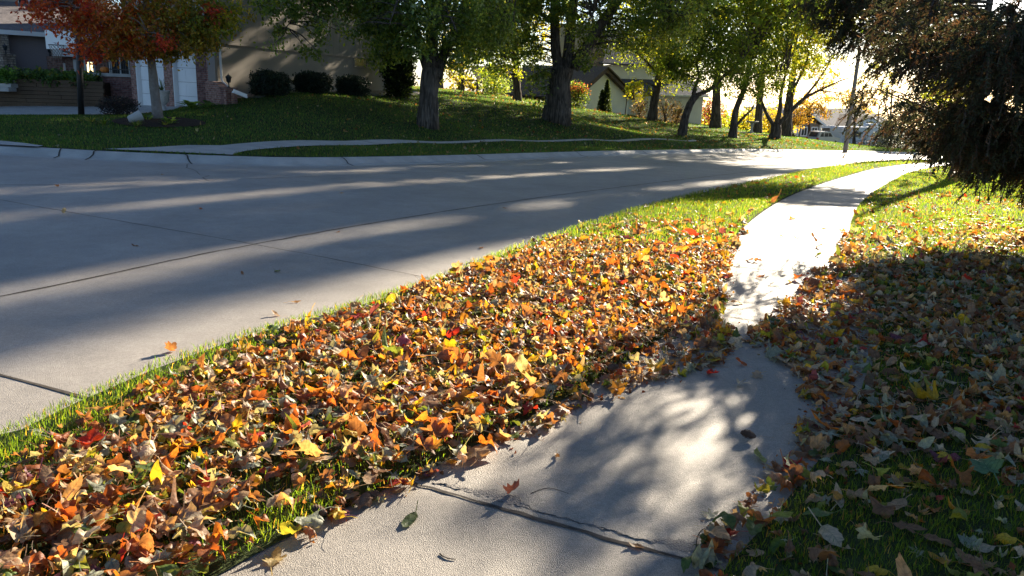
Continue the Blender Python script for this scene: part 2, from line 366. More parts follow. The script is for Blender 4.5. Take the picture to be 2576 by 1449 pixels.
def gz(x, y):
    """finished ground level (turf level); no road cut"""
    x = np.atleast_1d(np.asarray(x, float)); y = np.atleast_1d(np.asarray(y, float))
    z = ramp(x, y); ins = inside(x, y, LAWN)
    if ins.any():
        d = np.clip(seg_dist(x[ins], y[ins], FK)/1.0, 0, 1)
        far = np.clip((np.hypot(x[ins], y[ins])-120)/60, 0, 1)
        z[ins] += resid(x[ins], y[ins])*d*(1-far)+.03*(1-d)
    nr = ~ins
    if nr.any():
        dr = seg_dist(x[nr], y[nr], WR); right = ~inside(x[nr], y[nr], ROAD) & ~inside(x[nr], y[nr], WALK)
        z[nr] += np.where(right, .025*np.clip(dr/.4, 0, 1)*np.clip(2-np.hypot(x[nr], y[nr])/40, 0, 1), 0)
    return z
def g1(x, y): return float(gz(x, y)[0])
def GP(u, v, Y):
    p = P(u, v, Y); return np.array([p[0], p[1], g1(p[0], p[1])])
def grid_axis(segs):
    out = []
    for a, b, st in segs: out.append(np.arange(a, b, st))
    return np.concatenate(out+[[segs[-1][1]]])
xs = grid_axis([(-900, -120, 60), (-120, -40, 8), (-40, -16, 1), (-16, 16, .25), (16, 60, .6), (60, 140, 5), (140, 900, 60)])
ys = grid_axis([(-200, -20, 30), (-20, 0, 2), (0, 24, .25), (24, 70, .6), (70, 140, 5), (140, 1500, 80)])
X, Y_ = np.meshgrid(xs, ys, indexing='ij')
Z = gz(X.ravel(), Y_.ravel())
xr, yr = X.ravel(), Y_.ravel()
inr = inside(xr, yr, ROAD); dR = np.minimum(seg_dist(xr, yr, NK), seg_dist(xr, yr, FK))
nearw = (np.abs(xr) < 120) & (yr < 130) & (yr > -25)
Z = np.where(inr & nearw, ramp(xr, yr)-.1-.08*np.clip(dR/.2, .3, 1), Z)
dW = seg_dist(xr, yr, WL); dW2 = seg_dist(xr, yr, WR); inw = inside(xr, yr, WALK)
Z = np.where((inw | (np.minimum(dW, dW2) < .12)) & nearw, Z-.06, Z)
mb = MB(); nx, ny = len(xs), len(ys)
i, j = np.meshgrid(np.arange(nx-1), np.arange(ny-1), indexing='ij')
mb.add(np.stack([xr, yr, Z], 1), [np.stack([i*ny+j, (i+1)*ny+j, (i+1)*ny+j+1, i*ny+j+1], -1).reshape(-1, 4)])
tag(mb.build('ground', 'soil', smooth=True), kind='structure')
def resample(line, n):
    line = np.asarray(line, float); s = np.concatenate([[0], np.cumsum(np.linalg.norm(np.diff(line, axis=0), axis=1))])
    t = np.linspace(0, s[-1], n); return np.stack([np.interp(t, s, line[:, k]) for k in range(line.shape[1])], 1)
def strip(name, m, Ls, zf, kind='structure', cross=None, parent=None, smooth=True):
    """lofted strip through polylines (all same length); zf list of z arrays or function"""
    mb = MB(); k = len(Ls); n = len(Ls[0]); V = []
    for q, l in enumerate(Ls):
        z = zf[q] if isinstance(zf, list) else zf(l[:, 0], l[:, 1])
        V.append(np.column_stack([l[:, :2], z]))
    V = np.concatenate(V); i, j = np.meshgrid(np.arange(k-1), np.arange(n-1), indexing='ij')
    mb.add(V, [np.stack([i*n+j, (i+1)*n+j, (i+1)*n+j+1, i*n+j+1], -1).reshape(-1, 4)])
    o = mb.build(name, m, parent, smooth)
    if kind and parent is None: tag(o, kind=kind)
    return o
# road: loft between the two kerbs
ka, kb = resample(NK[6:], 260), resample(FK[(FK[:, 0] > -60)], 260)
# pair the two curves by projecting onto the nearest point so that cross lines stay square
a = NK[8::2]; b = np.array([FK[np.argmin(np.hypot(FK[:, 0]-p[0], FK[:, 1]-p[1]))] for p in a])
mbr = MB()
def zroad(x, y): return ramp(x, y)-.10
poly = ROAD
rx = grid_axis([(-60, -12, 2), (-12, 22, .4), (22, 100, 2)]); ry = grid_axis([(-14, 2, 1), (2, 34, .4), (34, 112, 2)])
def cells(rx, ry, poly, zf, grow):
    Xg, Yg = np.meshgrid(rx, ry, indexing='ij'); n2 = len(ry)
    xx, yy = Xg.ravel(), Yg.ravel()
    ok = inside(xx, yy, poly) | (np.minimum(seg_dist(xx, yy, NK), seg_dist(xx, yy, FK)) < grow(xx, yy))
    i, j = np.meshgrid(np.arange(len(rx)-1), np.arange(n2-1), indexing='ij')
    q = np.stack([i*n2+j, (i+1)*n2+j, (i+1)*n2+j+1, i*n2+j+1], -1).reshape(-1, 4)
    q = q[ok[q].all(1)]
    return np.stack([xx, yy, zf(xx, yy)], 1), q
V, q = cells(rx, ry, ROAD, zroad, lambda x, y: np.where(y < 34, .45, 1.6))
# keep the sheet under the verge and the lawn: its overhang lies 0.1 m below the turf
mbr.add(V, [q]); road = tag(mbr.build('road', 'road', smooth=True), kind='structure')
def joint(name, parent, pts, wd, zf, off=.004, jit=.006, depthpts=.25):
    l = smooth_line(pts, depthpts)[:, :2]
    l = l+RG.normal(0, jit, l.shape)
    t = np.gradient(l, axis=0); t /= np.linalg.norm(t, axis=1)[:, None]; nn = np.stack([t[:, 1], -t[:, 0]], 1)
    ww = wd*(1+RG.uniform(-.35, .35, len(l)))[:, None]/2
    return strip(name, 'joint', [l-nn*ww, l+nn*ww], lambda x, y: zf(x, y)+off, parent=parent)
mid = smooth_line([(-7, 0), (-5.4, 3.2), (-3.91, 5.85), (-2.83, 8.03), (-1.08, 11.03), (-.2, 12.5), (3.2, 18.3), (9.5, 29), (16, 40)], .4)
joint('joint', road, mid, .022, zroad)
q3 = smooth_line([(-22, 10.5), (-14, 10.6), (-7.68, 11.8), (-5.6, 13.2), (-3.76, 15.13), (-.5, 19.2), (2.29, 23.06), (7, 31), (13, 41)], .4)
joint('joint', road, q3, .014, zroad)
joint('joint', road, [(-8.6, 11.4), (-5.66, 9.77), (-2.73, 8.2), (-1.07, 7.21), (-.3, 6.75)], .010, zroad)
joint('joint', road, [(-3.3, 4.45), (-2.9, 4.25), (-2.34, 4.01), (-2.2, 3.93)], .022, zroad)
joint('joint', road, [(-2.6, 18.6), (1.2, 16.4), (3.7, 15.1)], .010, zroad)
joint('joint', road, [(2.2, 28.2), (6.8, 25.3), (8.2, 24.4)], .012, zroad)
joint('joint', road, [(-6.8, 16.3), (-5.2, 13.5)], .012, zroad, jit=.05)
# kerbs
def kerb(name, line, prof, m='curb'):
    Ls, Zs = [], []
    for off, dz in prof:
        l = offset_line(line, off); Ls.append(l); Zs.append(ramp(line[:, 0], line[:, 1])+dz)
    return strip(name, m, Ls, Zs, smooth=False)
fkl = FK[(FK[:, 0] > -58) & (FK[:, 0] < 120)]
wob = .015*np.sin(np.arange(len(fkl))*1.7)
kf = kerb('curb', fkl, [(-.12, -.05), (-.02, .045), (.14, .035), (.34, -.075), (.62, -.092), (.64, -.2)])
for cx, sk in ((-9.75, .35), (-8.75, .05), (-7.1, .25), (-4.05, -.3), (-1.2, .3), (2.2, -.25), (5.2, .2), (8.3, .2)):
    p = fkl[np.argmin(np.abs(fkl[:, 0]-cx))]; t = fkl[np.argmin(np.abs(fkl[:, 0]-cx))+1]-p; t /= np.linalg.norm(t); nn = np.array([t[1], -t[0]])
    offs = [(.0, .05), (.14, .04), (.24, -.015), (.34, -.07), (.62, -.087)]
    l = np.array([p+nn*o+t*(o*sk+RG.normal(0, .012)) for o, _ in offs]); z = np.array([ramp(*p)+dz for _, dz in offs])
    ww = t*.016
    strip('crack', 'joint', [l-ww, l+ww], [z+.004, z+.004], parent=kf)
nkl = NK[(NK[:, 1] > -10) & (NK[:, 1] < 98)]
kerb('curb', nkl, [(-.015, -.2), (-.015, -.1), (.0, -.02), (.02, .0), (.14, .0), (.15, -.06)])
# sidewalks
def zwalk(x, y): return ramp(x, y)+.006
sel = WL[:, 1] < 80
walk = strip('sidewalk', 'walk', [WL+(WR-WL)*f for f in np.linspace(-.02, 1.02, 6)], zwalk)
_nw = lambda yy: np.argmin(np.abs(WL[:, 1]-yy))
for yy, wd, sk in ((2.98, .018, 1.0), (5.95, .012, .22), (7.62, .016, .2), (8.98, .008, .25), (10.8, .014, .3), (13.75, .014, .3), (17.2, .016, .3), (21, .02, .3)):
    p0, p1 = WL[_nw(yy)], WR[_nw(yy)]
    d = np.array([1.17, -.44-.0]) if yy < 3.5 else (p1-p0)
    if yy < 3.5: p0 = np.array([-.38, 2.985]); p1 = p0+np.array([1.25, -.58])
    joint('joint', walk, [p0, p0*.6+p1*.4, p0*.3+p1*.7, p1], wd, zwalk, jit=.003, depthpts=.06)
# broken lip along the first joint (exposed aggregate)
l = smooth_line([(-.30, 2.985), (.3, 2.715), (.86, 2.455)], .012); nl = len(l); l = l+RG.normal(0, .003, l.shape)
nn = np.array([.42, .9]); wv = (.35+.65*np.clip(np.sin(np.arange(nl)*.09)+.6*np.sin(np.arange(nl)*.23+1), -.6, 1))*np.clip(np.minimum(np.arange(nl), nl-np.arange(nl))/20, 0, 1)
strip('broken_edge', 'rough', [l+nn*(.012+f*.075*wv)[:, None]+RG.normal(0, .003, l.shape) for f in (0, .3, .55, .8, 1)], [zwalk(l[:, 0], l[:, 1])+q+RG.normal(0, .0016, nl) for q in (.001, .002, .0025, .002, .001)], parent=walk)
lo = resample(smooth_line([P(*c)[:2] for c in LO], .5), 60); _h = offset_line(lo, -1.0); _k2 = np.clip((np.arange(60)-8)/12, 0, 1)[:, None]; hi = _h*(1-_k2)+(lo*.58+_h*.42)*_k2; hi[0] = lo[0]+np.array([-2.6, -.35]); hi[1] = lo[1]+np.array([-1.9, .1]); hi[2] = lo[2]+np.array([-1.5, .4])
FW = np.concatenate([hi, lo[::-1]])
zf = lambda x, y: gz(x, y)+.03
fw = strip('sidewalk', 'curb', [hi, hi*.67+lo*.33, hi*.33+lo*.67, lo], zf)
for k in (12, 30, 44): joint('joint', fw, [hi[k], (hi[k]+lo[k])/2, lo[k]], .03, zf)
# driveway and its apron
dfar = resample([P(-500, 264, 33.5)[:2], P(0, 266, 32.4)[:2], P(200, 270, 32.6)[:2], P(340, 272, 33.6)[:2], P(460, 268, 32.4)[:2]], 40)
dnear = resample([P(-500, 300, 26)[:2], P(0, 291, 26)[:2], P(200, 291, 26)[:2], P(340, 291, 26)[:2], P(436, 283, 28.8)[:2]], 40)
DRV = np.concatenate([dfar, dnear[::-1]])
strip('driveway', 'curb', [dfar+(dnear-dfar)*f for f in np.linspace(0, 1, 12)], lambda x, y: gz(x, y)+.035)
ap = [np.array([P(-260, 356, 18.6)[:2], P(-60, 362, 17.95)[:2], P(60, 371, 17.3)[:2], P(110, 379, 16.85)[:2]]), np.array([(-14.4, 16.9), (-11.9, 16.75), (-10.6, 16.6), (-9.9, 16.55)])]
ap = [resample(q, 24) for q in ap]; APR = np.concatenate([ap[0], ap[1][::-1]])
strip('driveway', 'curb', [ap[0]+(ap[1]-ap[0])*f for f in np.linspace(0, 1, 8)], lambda x, y: np.maximum(gz(x, y), ramp(x, y)+.03)+.04)
# ------------------------------------------------------------------ turf of the verge (trimmed exactly to kerb and walk)
vy = np.linspace(-8, 96, 420)
vl = np.stack([np.interp(vy, NK[:, 1], NK[:, 0]), vy], 1); vr = np.stack([np.interp(vy, WL[:, 1], WL[:, 0]), vy], 1)
vsel = vr[:, 0]-vl[:, 0] > .2
strip('verge', 'soil', [vl+(vr-vl)*f for f in np.linspace(.01, .995, 7)], lambda x, y: ramp(x, y)+.012)
wr2 = offset_line(WR, 1.6); wsel = WR[:, 1] < 70
strip('lawn', 'soil', [WR[wsel]+(wr2-WR)[wsel]*f for f in (.0, .1, .25, .6, 1)], [gz(*(WR+(wr2-WR)*f)[wsel].T)+q for f, q in ((0, .012), (.1, .014), (.25, .015), (.6, .015), (1, -.02))])
def pt2(u, Y, v=250): p = P(u, v, Y); return p[:2]
# ------------------------------------------------------------------ brick and stucco house on the left
G = Frame(pt2(333, 33.6), pt2(530, 30.5))
W = Frame(pt2(549, 30.4), pt2(1003, 44.0))
Lf = Frame(pt2(-330, 31.0), pt2(352, 39.0))
hb = [*W.A, g1(*W.A)]
house = thing('house', hb, 'grey stucco and brick house with two white garage doors behind the red maple', 'house')
def fb(fr, parent, name, m, boxes, smooth=False):
    mb = MB()
    for b in boxes: fr.box(mb, *b)
    return mb.build(name, m, parent, smooth)
def ax(fr, u, v=200, b=0): return fr.px(u, v, b)[0]
def az(fr, u, v, b=0): return fr.px(u, v, b)[1]
g0 = -.6
# garage front
aL, a1, a2, a3, a4 = ax(G, 343), ax(G, 414), ax(G, 435), ax(G, 512), ax(G, 526)
zt = az(G, 430, 134); zb = az(G, 445, 276)
fb(G, house, 'wall', 'stucco', [(-.3, a4+.1, -.3, -.0, zt+.22, 6.2)])
fb(G, house, 'brick_pier', 'brick', [(ax(G, 331), aL, -.4, .02, g0, zt+.2)])
fb(G, house, 'brick_pier', 'brick', [(a1, a2, -.4, .02, g0, zt+.2)])
fb(G, house, 'brick_pier', 'brick', [(a3, a4+.02, -.4, .02, g0, 3.6)])
fb(G, house, 'lintel', 'white', [(aL-.05, a3+.05, -.02, .05, zt, zt+.22)])
for (d0, d1) in ((aL, a1), (a2, a3)):
    mb = MB(); n = 4; h = (zt-zb)/n
    for k in range(n):
        G.box(mb, d0, d1, -.24, -.18, zb+k*h+.008, zb+(k+1)*h-.004)
        m_ = max(2, int((d1-d0)/.55)); wd = (d1-d0)/m_
        for q in range(m_): G.box(mb, d0+q*wd+.07, d0+(q+1)*wd-.07, -.18, -.174, zb+k*h+.1, zb+(k+1)*h-.1)
    dd = mb.build('garage_door', 'white', house)
    fb(G, house, 'door_jamb', 'white', [(d0, d0+.06, -.18, .0, zb-.1, zt)])
# side wing-wall of the right pilaster
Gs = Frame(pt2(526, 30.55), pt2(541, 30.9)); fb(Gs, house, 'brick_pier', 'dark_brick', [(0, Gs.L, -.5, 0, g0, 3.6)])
# stepped low brick wall with pillar, dark on its end
B1 = Frame(pt2(518, 30.3), pt2(569, 29.1)); zz = lambda u, v: az(B1, u, v)
pts = [(0, -.4), (B1.L, -.4), (B1.L, zz(569, 224)), (ax(B1, 557), zz(557, 222)), (ax(B1, 549), zz(549, 216)), (ax(B1, 541), zz(541, 207)), (ax(B1, 533), zz(533, 204)), (0, zz(519, 204))]
mb = MB(); B1.poly(mb, pts, -.3, 0); mb.build('low_wall', 'brick', house)
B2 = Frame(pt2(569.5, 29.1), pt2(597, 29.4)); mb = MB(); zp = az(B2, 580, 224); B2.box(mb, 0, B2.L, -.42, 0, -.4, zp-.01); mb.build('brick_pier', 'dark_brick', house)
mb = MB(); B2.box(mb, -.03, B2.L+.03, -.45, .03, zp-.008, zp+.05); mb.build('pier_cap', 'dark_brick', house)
# long side wall
zA = az(W, 553, 108); zB = az(W, 975, 153); zm = (zA+zB)/2
sl_ = (zB-zA)/(ax(W, 975)-ax(W, 553))
aend = W.L
pl = [(0, -.5), (aend, -.5), (aend, zA+sl_*aend), (0, zA)]
mb = MB(); W.poly(mb, pl, -.3, 0); mb.build('wall', 'stucco', house)
mb = MB(); W.poly(mb, [(0, zA), (aend, zA+sl_*aend), (aend, 6.4), (0, 6.4)], -.3, .05)
for k in range(int(aend/.55)):
    a = .2+k*.55; W.poly(mb, [(a, zA+sl_*a+.1), (a+.03, zA+sl_*a+.1), (a+.03, 6.3), (a, 6.3)], .05, .053)
mb.build('vertical_siding', 'stucco', house)
mb = MB(); W.poly(mb, [(0, zA-.03), (aend, zA+sl_*aend-.03), (aend, zA+sl_*aend+.05), (0, zA+.05)], .05, .068); mb.build('trim_board', 'trim', house)
wa0, wa1, wz0, wz1 = ax(W, 890), ax(W, 924), az(W, 905, 170), az(W, 905, 144)
mb = MB(); t_ = .07
for b in ((wa0, wa1, .0, .04, wz0, wz0+t_), (wa0, wa1, 0, .04, wz1-t_, wz1), (wa0, wa0+t_, 0, .041, wz0, wz1), (wa1-t_, wa1, 0, .041, wz0, wz1)): W.box(mb, *b)
wn = mb.build('window', 'trim', house)
mb = MB(); W.box(mb, wa0+t_, wa1-t_, .0, .012, wz0+t_, wz1-t_); mb.build('pane', 'glass', wn)
# corner board, roof over the garage wing
fb(W, house, 'corner_board', 'trim', [(-.12, .0, -.3, .03, -.5, 6.4)])
rc = [W.W(-1.2, .7, 6.25), W.W(aend+.6, .7, 6.25), W.W(aend+.6, -6, 8.8), W.W(-1.2, -6, 8.8)]
mb = MB(); slab(mb, rc, .15); mb.build('roof', 'shingle', house)
# downspout
dp = [W.W(.10, .10, 6.0), W.W(.12, .10, az(W, 553, 196)), W.W(.16, .11, az(W, 553, 206)), [*P(575, 219, 29.9)], [*P(577, 222, 29.6)]]
mb = MB(); tube(mb, dp, .045, 6); mb.build('downspout', 'white', house)
# left wing: recessed front, eave, roof, upper storey
ze = az(Lf, 0, 78, .5)
aw0, aw1 = 0, Lf.L
mb = MB(); Lf.box(mb, 0, ax(Lf, 140), -.3, 0, g0, ze); mb.build('wall', 'mauve', house)
mb = MB(); Lf.box(mb, ax(Lf, 140)+.002, Lf.L, -.3, .03, g0, ze-.02); mb.build('wall', 'brick', house)
bw = ax(Lf, 122); mb = MB(); Lf.box(mb, bw, ax(Lf, 140)+.3, .03, .16, g0, az(Lf, 130, 142)); mb.build('brick_pier', 'brick', house)
mb = MB(); Lf.box(mb, -.3, Lf.L+.3, .42, .58, ze-.12, ze+.06); mb.build('gutter', 'white', house)
mb = MB(); slab(mb, [Lf.W(-.4, .5, ze+.05), Lf.W(Lf.L+.6, .5, ze+.05), Lf.W(Lf.L+.6, -3.4, ze+1.75), Lf.W(-.4, -3.4, ze+1.75)], .12); mb.build('roof', 'shingle', house)
mb = MB(); Lf.box(mb, -.3, Lf.L, -3.6, -2.6, ze+.4, ze+4.4); mb.build('upper_wall', 'beige', house)
uf = Frame(Lf.W(0, -2.6, 0)[:2], Lf.W(Lf.L, -2.6, 0)[:2])
for (u0, u1, v0, v1) in ((-8, 19, -70, 26), (62, 96, -60, 22)):
    mb = MB(); a0, a1_ = ax(uf, u0), ax(uf, u1); z1_, z0_ = az(uf, u0, v0), az(uf, u1, v1)
    for b in ((a0, a1_, .0, .05, z0_, z0_+.1), (a0, a0+.09, 0, .051, z0_, z1_), (a1_-.09, a1_, 0, .051, z0_, z1_), (a0, a1_, 0, .05, z1_-.1, z1_)): uf.box(mb, *b)
    f = mb.build('window', 'white', house); mb = MB(); uf.box(mb, a0+.09, a1_-.09, 0, .015, z0_+.1, z1_-.1); mb.build('pane', 'glass', f)
mb = MB(); ca, cb = ax(Lf, 4), ax(Lf, 21); Lf.box(mb, ca, cb, .05, .55, g0, ze-.14); mb.build('stone_column', 'stone', house)
mb = MB(); Lf.box(mb, ax(Lf, -30), ca, .05, .12, .6, az(Lf, 0, 120)); mb.build('front_door', 'white', house)
# white fascia box under the gutter end, narrow windows and porch windows
fb(Lf, house, 'fascia_box', 'white', [(ax(Lf, 133), ax(Lf, 200), .20, .40, az(Lf, 140, 141), ze-.13)])
for (u0, u1, v0, v1, lit) in ((148, 166, 158, 197, 'lit'), (187, 200, 150, 200, 'glass'), (214, 240, 150, 198, 'lit'), (276, 330, 120, 197, 'glass')):
    a0, a1_ = ax(Lf, u0), ax(Lf, u1); z1_, z0_ = az(Lf, u0, v0), az(Lf, u0, v1); mb = MB()
    for b in ((a0, a1_, .03, .09, z0_, z0_+.12), (a0, a0+.1, .03, .091, z0_, z1_), (a1_-.1, a1_, .03, .091, z0_, z1_), (a0, a1_, .03, .09, z1_-.1, z1_), ((a0+a1_)/2-.03, (a0+a1_)/2+.03, .03, .085, z0_, z1_)): Lf.box(mb, *b)
    f = mb.build('window', 'white', house); mb = MB(); Lf.box(mb, a0+.1, a1_-.1, .03, .045, z0_+.1, z1_-.1); mb.build('pane', lit, f)
# porch parapet of brick with a grey cap and black railing
Q = Frame(pt2(196, 33.9), pt2(346, 34.2)); zc = az(Q, 260, 192)
qa = ax(Q, 258)
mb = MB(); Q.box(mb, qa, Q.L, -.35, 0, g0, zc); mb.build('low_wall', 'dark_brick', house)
mb = MB(); Q.box(mb, .1, Q.L+.05, -.45, .08, zc+.003, zc+.13); mb.build('wall_cap', 'curb', house)
mb = MB(); zt2 = az(Q, 300, 128); n = 12
for k in range(n+1):
    a = qa+.2+k*(Q.L-qa-.3)/n; s_ = .022 if k % 4 else .04; Q.box(mb, a-s_/2, a+s_/2, -.2-s_/2, -.2+s_/2, zc+.13, zt2)
Q.box(mb, qa+.1, Q.L, -.225, -.175, zt2, zt2+.05); Q.box(mb, qa+.1, Q.L, -.221, -.179, zc+.28, zc+.32); mb.build('railing', 'iron', house)
# roof block and back so the house stands as a solid
bk = [W.W(.05, -.31, 0), W.W(aend-.05, -.31, 0), W.W(aend-.05, -9, 0), Lf.W(Lf.L-.2, -.5, 0), G.W(0, -.7, 0), G.W(G.L-.3, -.7, 0)]
mb = MB(); n = len(bk); mb.add([[p[0], p[1], z] for z in (-.5, 5.8) for p in bk], [np.arange(n)[::-1][None], np.arange(n, 2*n)[None], np.array([[i, (i+1) % n, n+(i+1) % n, n+i] for i in range(n)])]); mb.build('rear_wall', 'stucco', house)
# lantern on the pillar, stone pier with its lantern
def lantern(p, h, label, group=None):
    t = thing('post_lantern', p, label, 'lantern', group); p = np.array(p)
    mb = MB(); lathe(mb, [(.05*h/.5, 0), (.05*h/.5, .05*h), (.022*h/.5, .08*h), (.022*h/.5, .3*h), (.04*h/.5, .32*h), (.04*h/.5, .34*h)], p, 10); mb.build('stem', 'iron', t)
    r0, r1 = .06*h/.5, .1*h/.5
    mb = MB(); lathe(mb, [(r0*.92, .35*h), (r1*.92, .7*h)], p, 6); mb.build('glass', 'glass', t)
    mb = MB()
    for k in range(6):
        c, s = math.cos(k*PI/3), math.sin(k*PI/3)
        tube(mb, [p+[r0*c, r0*s, .34*h], p+[r1*c, r1*s, .71*h]], .008*h/.5, 4)
    mb.build('cage', 'iron', t)
    mb = MB(); lathe(mb, [(r1*1.25, .7*h), (r1*1.2, .73*h), (.02*h, .92*h), (.012*h, .94*h), (.016*h, .97*h), (.004*h, h)], p, 6); mb.build('lantern_roof', 'iron', t)
c_ = B2.W(.22, -.2, zp+.05); lantern(c_, .50, 'black lantern on the low brick pillar beside the right garage door')
S = Frame(pt2(20, 32.9), pt2(50, 33.3))
pier = thing('stone_pier', [*S.A, 0], 'short stacked stone pier at the top of the steps above the timber wall', 'pier')
mb = MB(); zs = az(S, 30, 141); S.box(mb, 0, S.L, -.5, 0, -.3, zs); mb.build('shaft', 'stone', pier)
mb = MB(); S.box(mb, -.03, S.L+.03, -.53, .03, zs+.002, zs+.07); mb.build('cap', 'stone', pier)
lantern(S.W(.25, -.25, zs+.07), .42, 'small black lantern on the stacked stone pier')
s2 = Lf.W(ax(Lf, 130), .09, az(Lf, 130, 142)); lantern(s2, .46, 'dim black lantern on the brick ledge of the mauve wall')
# handrail
mb = MB(); hp = [P(-40, 205, 32.6), P(-2, 176, 32.7), P(24, 161, 32.8), P(27, 164, 32.8)]
tube(mb, hp, .02, 6); tube(mb, [q-np.array([0, 0, .28]) for q in hp[:3]], .012, 6)
for u in (-2, 24): tube(mb, [P(u, 176 if u < 0 else 161, 32.75), P(u+2, 225, 32.75)], .022, 6)
for k in range(5): tube(mb, [hp[1]*(1-k/5)+hp[2]*k/5, hp[1]*(1-k/5)+hp[2]*k/5-np.array([0, 0, .28])], .008, 5)
tag(mb.build('handrail', 'iron', own_origin=True), 'curled black iron handrail beside the stone pier', 'handrail')
mb = MB()
for k in range(3): boxat(mb, P(-8-6*k, 205+9*k, 32.4-.3*k), (1.6, .5, .16))
tag(mb.build('steps', 'curb', own_origin=True), 'pale concrete steps at the left end of the timber wall', 'steps')
# timber retaining wall
T = Frame(pt2(-180, 31.6), pt2(262, 33.0)); z0_ = az(T, 120, 268); z1_ = az(T, 200, 203); hh = (z1_-z0_)/7
tw = thing('retaining_wall', [*T.A, z0_], 'low retaining wall of brown weathered timbers along the driveway', 'retaining wall')
lefts = [-180, -180, -180, -180, -4, 12, 30]; brk = [(110,), (60, 190), (150,), (118, 200), (196,), (90,), (140,)]
for k in range(7):
    us = [lefts[k], *brk[k], 259-(k % 2)*2]
    mb = MB()
    for p, q in zip(us[:-1], us[1:]):
        b0 = RG.uniform(-.012, .012); T.box(mb, ax(T, p)+.006, ax(T, q)-.006, -.2+b0, b0, z0_+k*hh-(.15 if k == 0 else 0)+.006, z0_+(k+1)*hh-.006)
    mb.build('timber', 'timber', tw)
mb = MB(); T.box(mb, ax(T, 24), T.L, -1.9, -.2, z0_, z1_-.06); mb.build('planting_soil', 'mulch', tw)
# ------------------------------------------------------------------ houses further down the street
def siding(mb, fr, pts, course, b0=0.0, lip=.05):
    """lap siding: polygon (a,z) cut into courses, each a thin wedge"""
    pts = np.array(pts); zmin, zmax = pts[:, 1].min(), pts[:, 1].max(); n = len(pts)
    def span(z):
        xs_ = []
        for i in range(n):
            (x0, y0), (x1, y1) = pts[i], pts[(i+1) % n]
            if (y0 > z) != (y1 > z): xs_.append(x0+(x1-x0)*(z-y0)/(y1-y0))
        return (min(xs_), max(xs_)) if len(xs_) > 1 else None
    z = zmin
    while z < zmax-.01:
        zt_ = min(z+course, zmax); s0, s1 = span(z+.004), span(zt_-.004)
        if s0 and s1:
            V = [fr.W(s0[0], b0-.1, z), fr.W(s0[1], b0-.1, z), fr.W(s0[1], b0+lip, z), fr.W(s0[0], b0+lip, z), fr.W(s1[0], b0-.1, zt_), fr.W(s1[1], b0-.1, zt_), fr.W(s1[1], b0, zt_), fr.W(s1[0], b0, zt_)]
            mb.add(V, [BOXF])
        z += course
wh = thing('house', [*pt2(1515, 73), -2], 'white lap-sided house with a steep dark-edged gable beyond the two big trunks', 'house')
H = Frame(pt2(1446, 70), pt2(1581, 76)); zap = az(H, 1515, 176); zel = az(H, 1450, 240); zer = az(H, 1580, 241); am = ax(H, 1515)
mb = MB(); siding(mb, H, [(0, -3.2), (H.L, -3.2), (H.L, zer-.1), (am, zap-.1), (0, zel-.1)], .2); mb.build('gable_wall', 'whiteside', wh)
def rake(fr, p, q, th, b0, b1):
    (a0, z0), (a1, z1) = p, q; return [(a0, z0-th), (a1, z1-th), (a1, z1), (a0, z0)]
mb = MB(); ex = .35
sr = (zer-zap)/(H.L-am); slf = (zel-zap)/(0-am)
H.poly(mb, rake(H, (am, zap+.12), (H.L+ex, zap+.12+sr*(H.L+ex-am)), .3, 0, 0), .03, .45)
H.poly(mb, rake(H, (-.6, zap+.12+slf*(-.6-am)), (am-.002, zap+.12), .3, 0, 0), .03, .45); mb.build('rake_board', 'darktrim', wh)
mb = MB()
slab(mb, [H.W(am, .6, zap+.2), H.W(am, -9, zap+.2), H.W(H.L+ex, -9, zap+.2+sr*(H.L+ex-am)), H.W(H.L+ex, .6, zap+.2+sr*(H.L+ex-am))], .12)
slab(mb, [H.W(am, .6, zap+.21), H.W(-.8, .6, zap+.21+slf*(-.8-am)), H.W(-.8, -9, zap+.21+slf*(-.8-am)), H.W(am, -9, zap+.21)], .12)
mb.build('roof', 'brownshingle', wh)
U = Frame(pt2(1395, 78), pt2(1560, 80))
mb = MB(); siding(mb, U, [(0, az(U, 1440, 204)), (ax(U, 1468), az(U, 1440, 204)), (ax(U, 1468), az(U, 1440, 60)), (0, az(U, 1440, 60))], .2); mb.build('wall', 'beige', wh)
mb = MB(); U.box(mb, ax(U, 1470), ax(U, 1512), -1.2, .35, az(U, 1490, 230), az(U, 1490, 60)); mb.build('chimney', 'stone', wh)
mb = MB(); siding(mb, U, [(ax(U, 1513), -1), (ax(U, 1700), -1), (ax(U, 1700), az(U, 1600, 160)), (ax(U, 1513), az(U, 1520, 160))], .2); mb.build('wall', 'whiteside', wh)
za = az(U, 1560, 160, .5); mb = MB(); slab(mb, [U.W(ax(U, 1500), .6, za), U.W(ax(U, 1730), .6, za), U.W(ax(U, 1730), -6, za+3.4), U.W(ax(U, 1500), -6, za+3.4)], .14); mb.build('roof', 'blueshingle', wh)
R_ = Frame(pt2(1581.5, 77), pt2(1766, 79)); zg = az(R_, 1680, 240, .3)
mb = MB(); siding(mb, R_, [(0, -4), (R_.L, -4), (R_.L, zg), (0, zg)], .2); mb.build('wall', 'whiteside', wh)
mb = MB(); R_.box(mb, -.2, R_.L+.4, .3, .45, zg-.06, zg+.1); mb.build('gutter', 'white', wh)
mb = MB(); slab(mb, [R_.W(-.3, .4, zg+.05), R_.W(R_.L+.5, .4, zg+.05), R_.W(R_.L+.5, -5, zg+2.2), R_.W(-.3, -5, zg+2.2)], .14); mb.build('roof', 'blueshingle', wh)
mb = MB(); R_.box(mb, R_.L-.02, R_.L+.1, -.12, .04, -4, zg-.07); mb.build('corner_board', 'white', wh)
mb = MB(); tube(mb, [P(1590, 237, 75.6), P(1588, 243, 75.2), P(1577, 249, 74.6), P(1571, 300, 74.4)], .05, 6); mb.build('downspout', 'darktrim', wh)
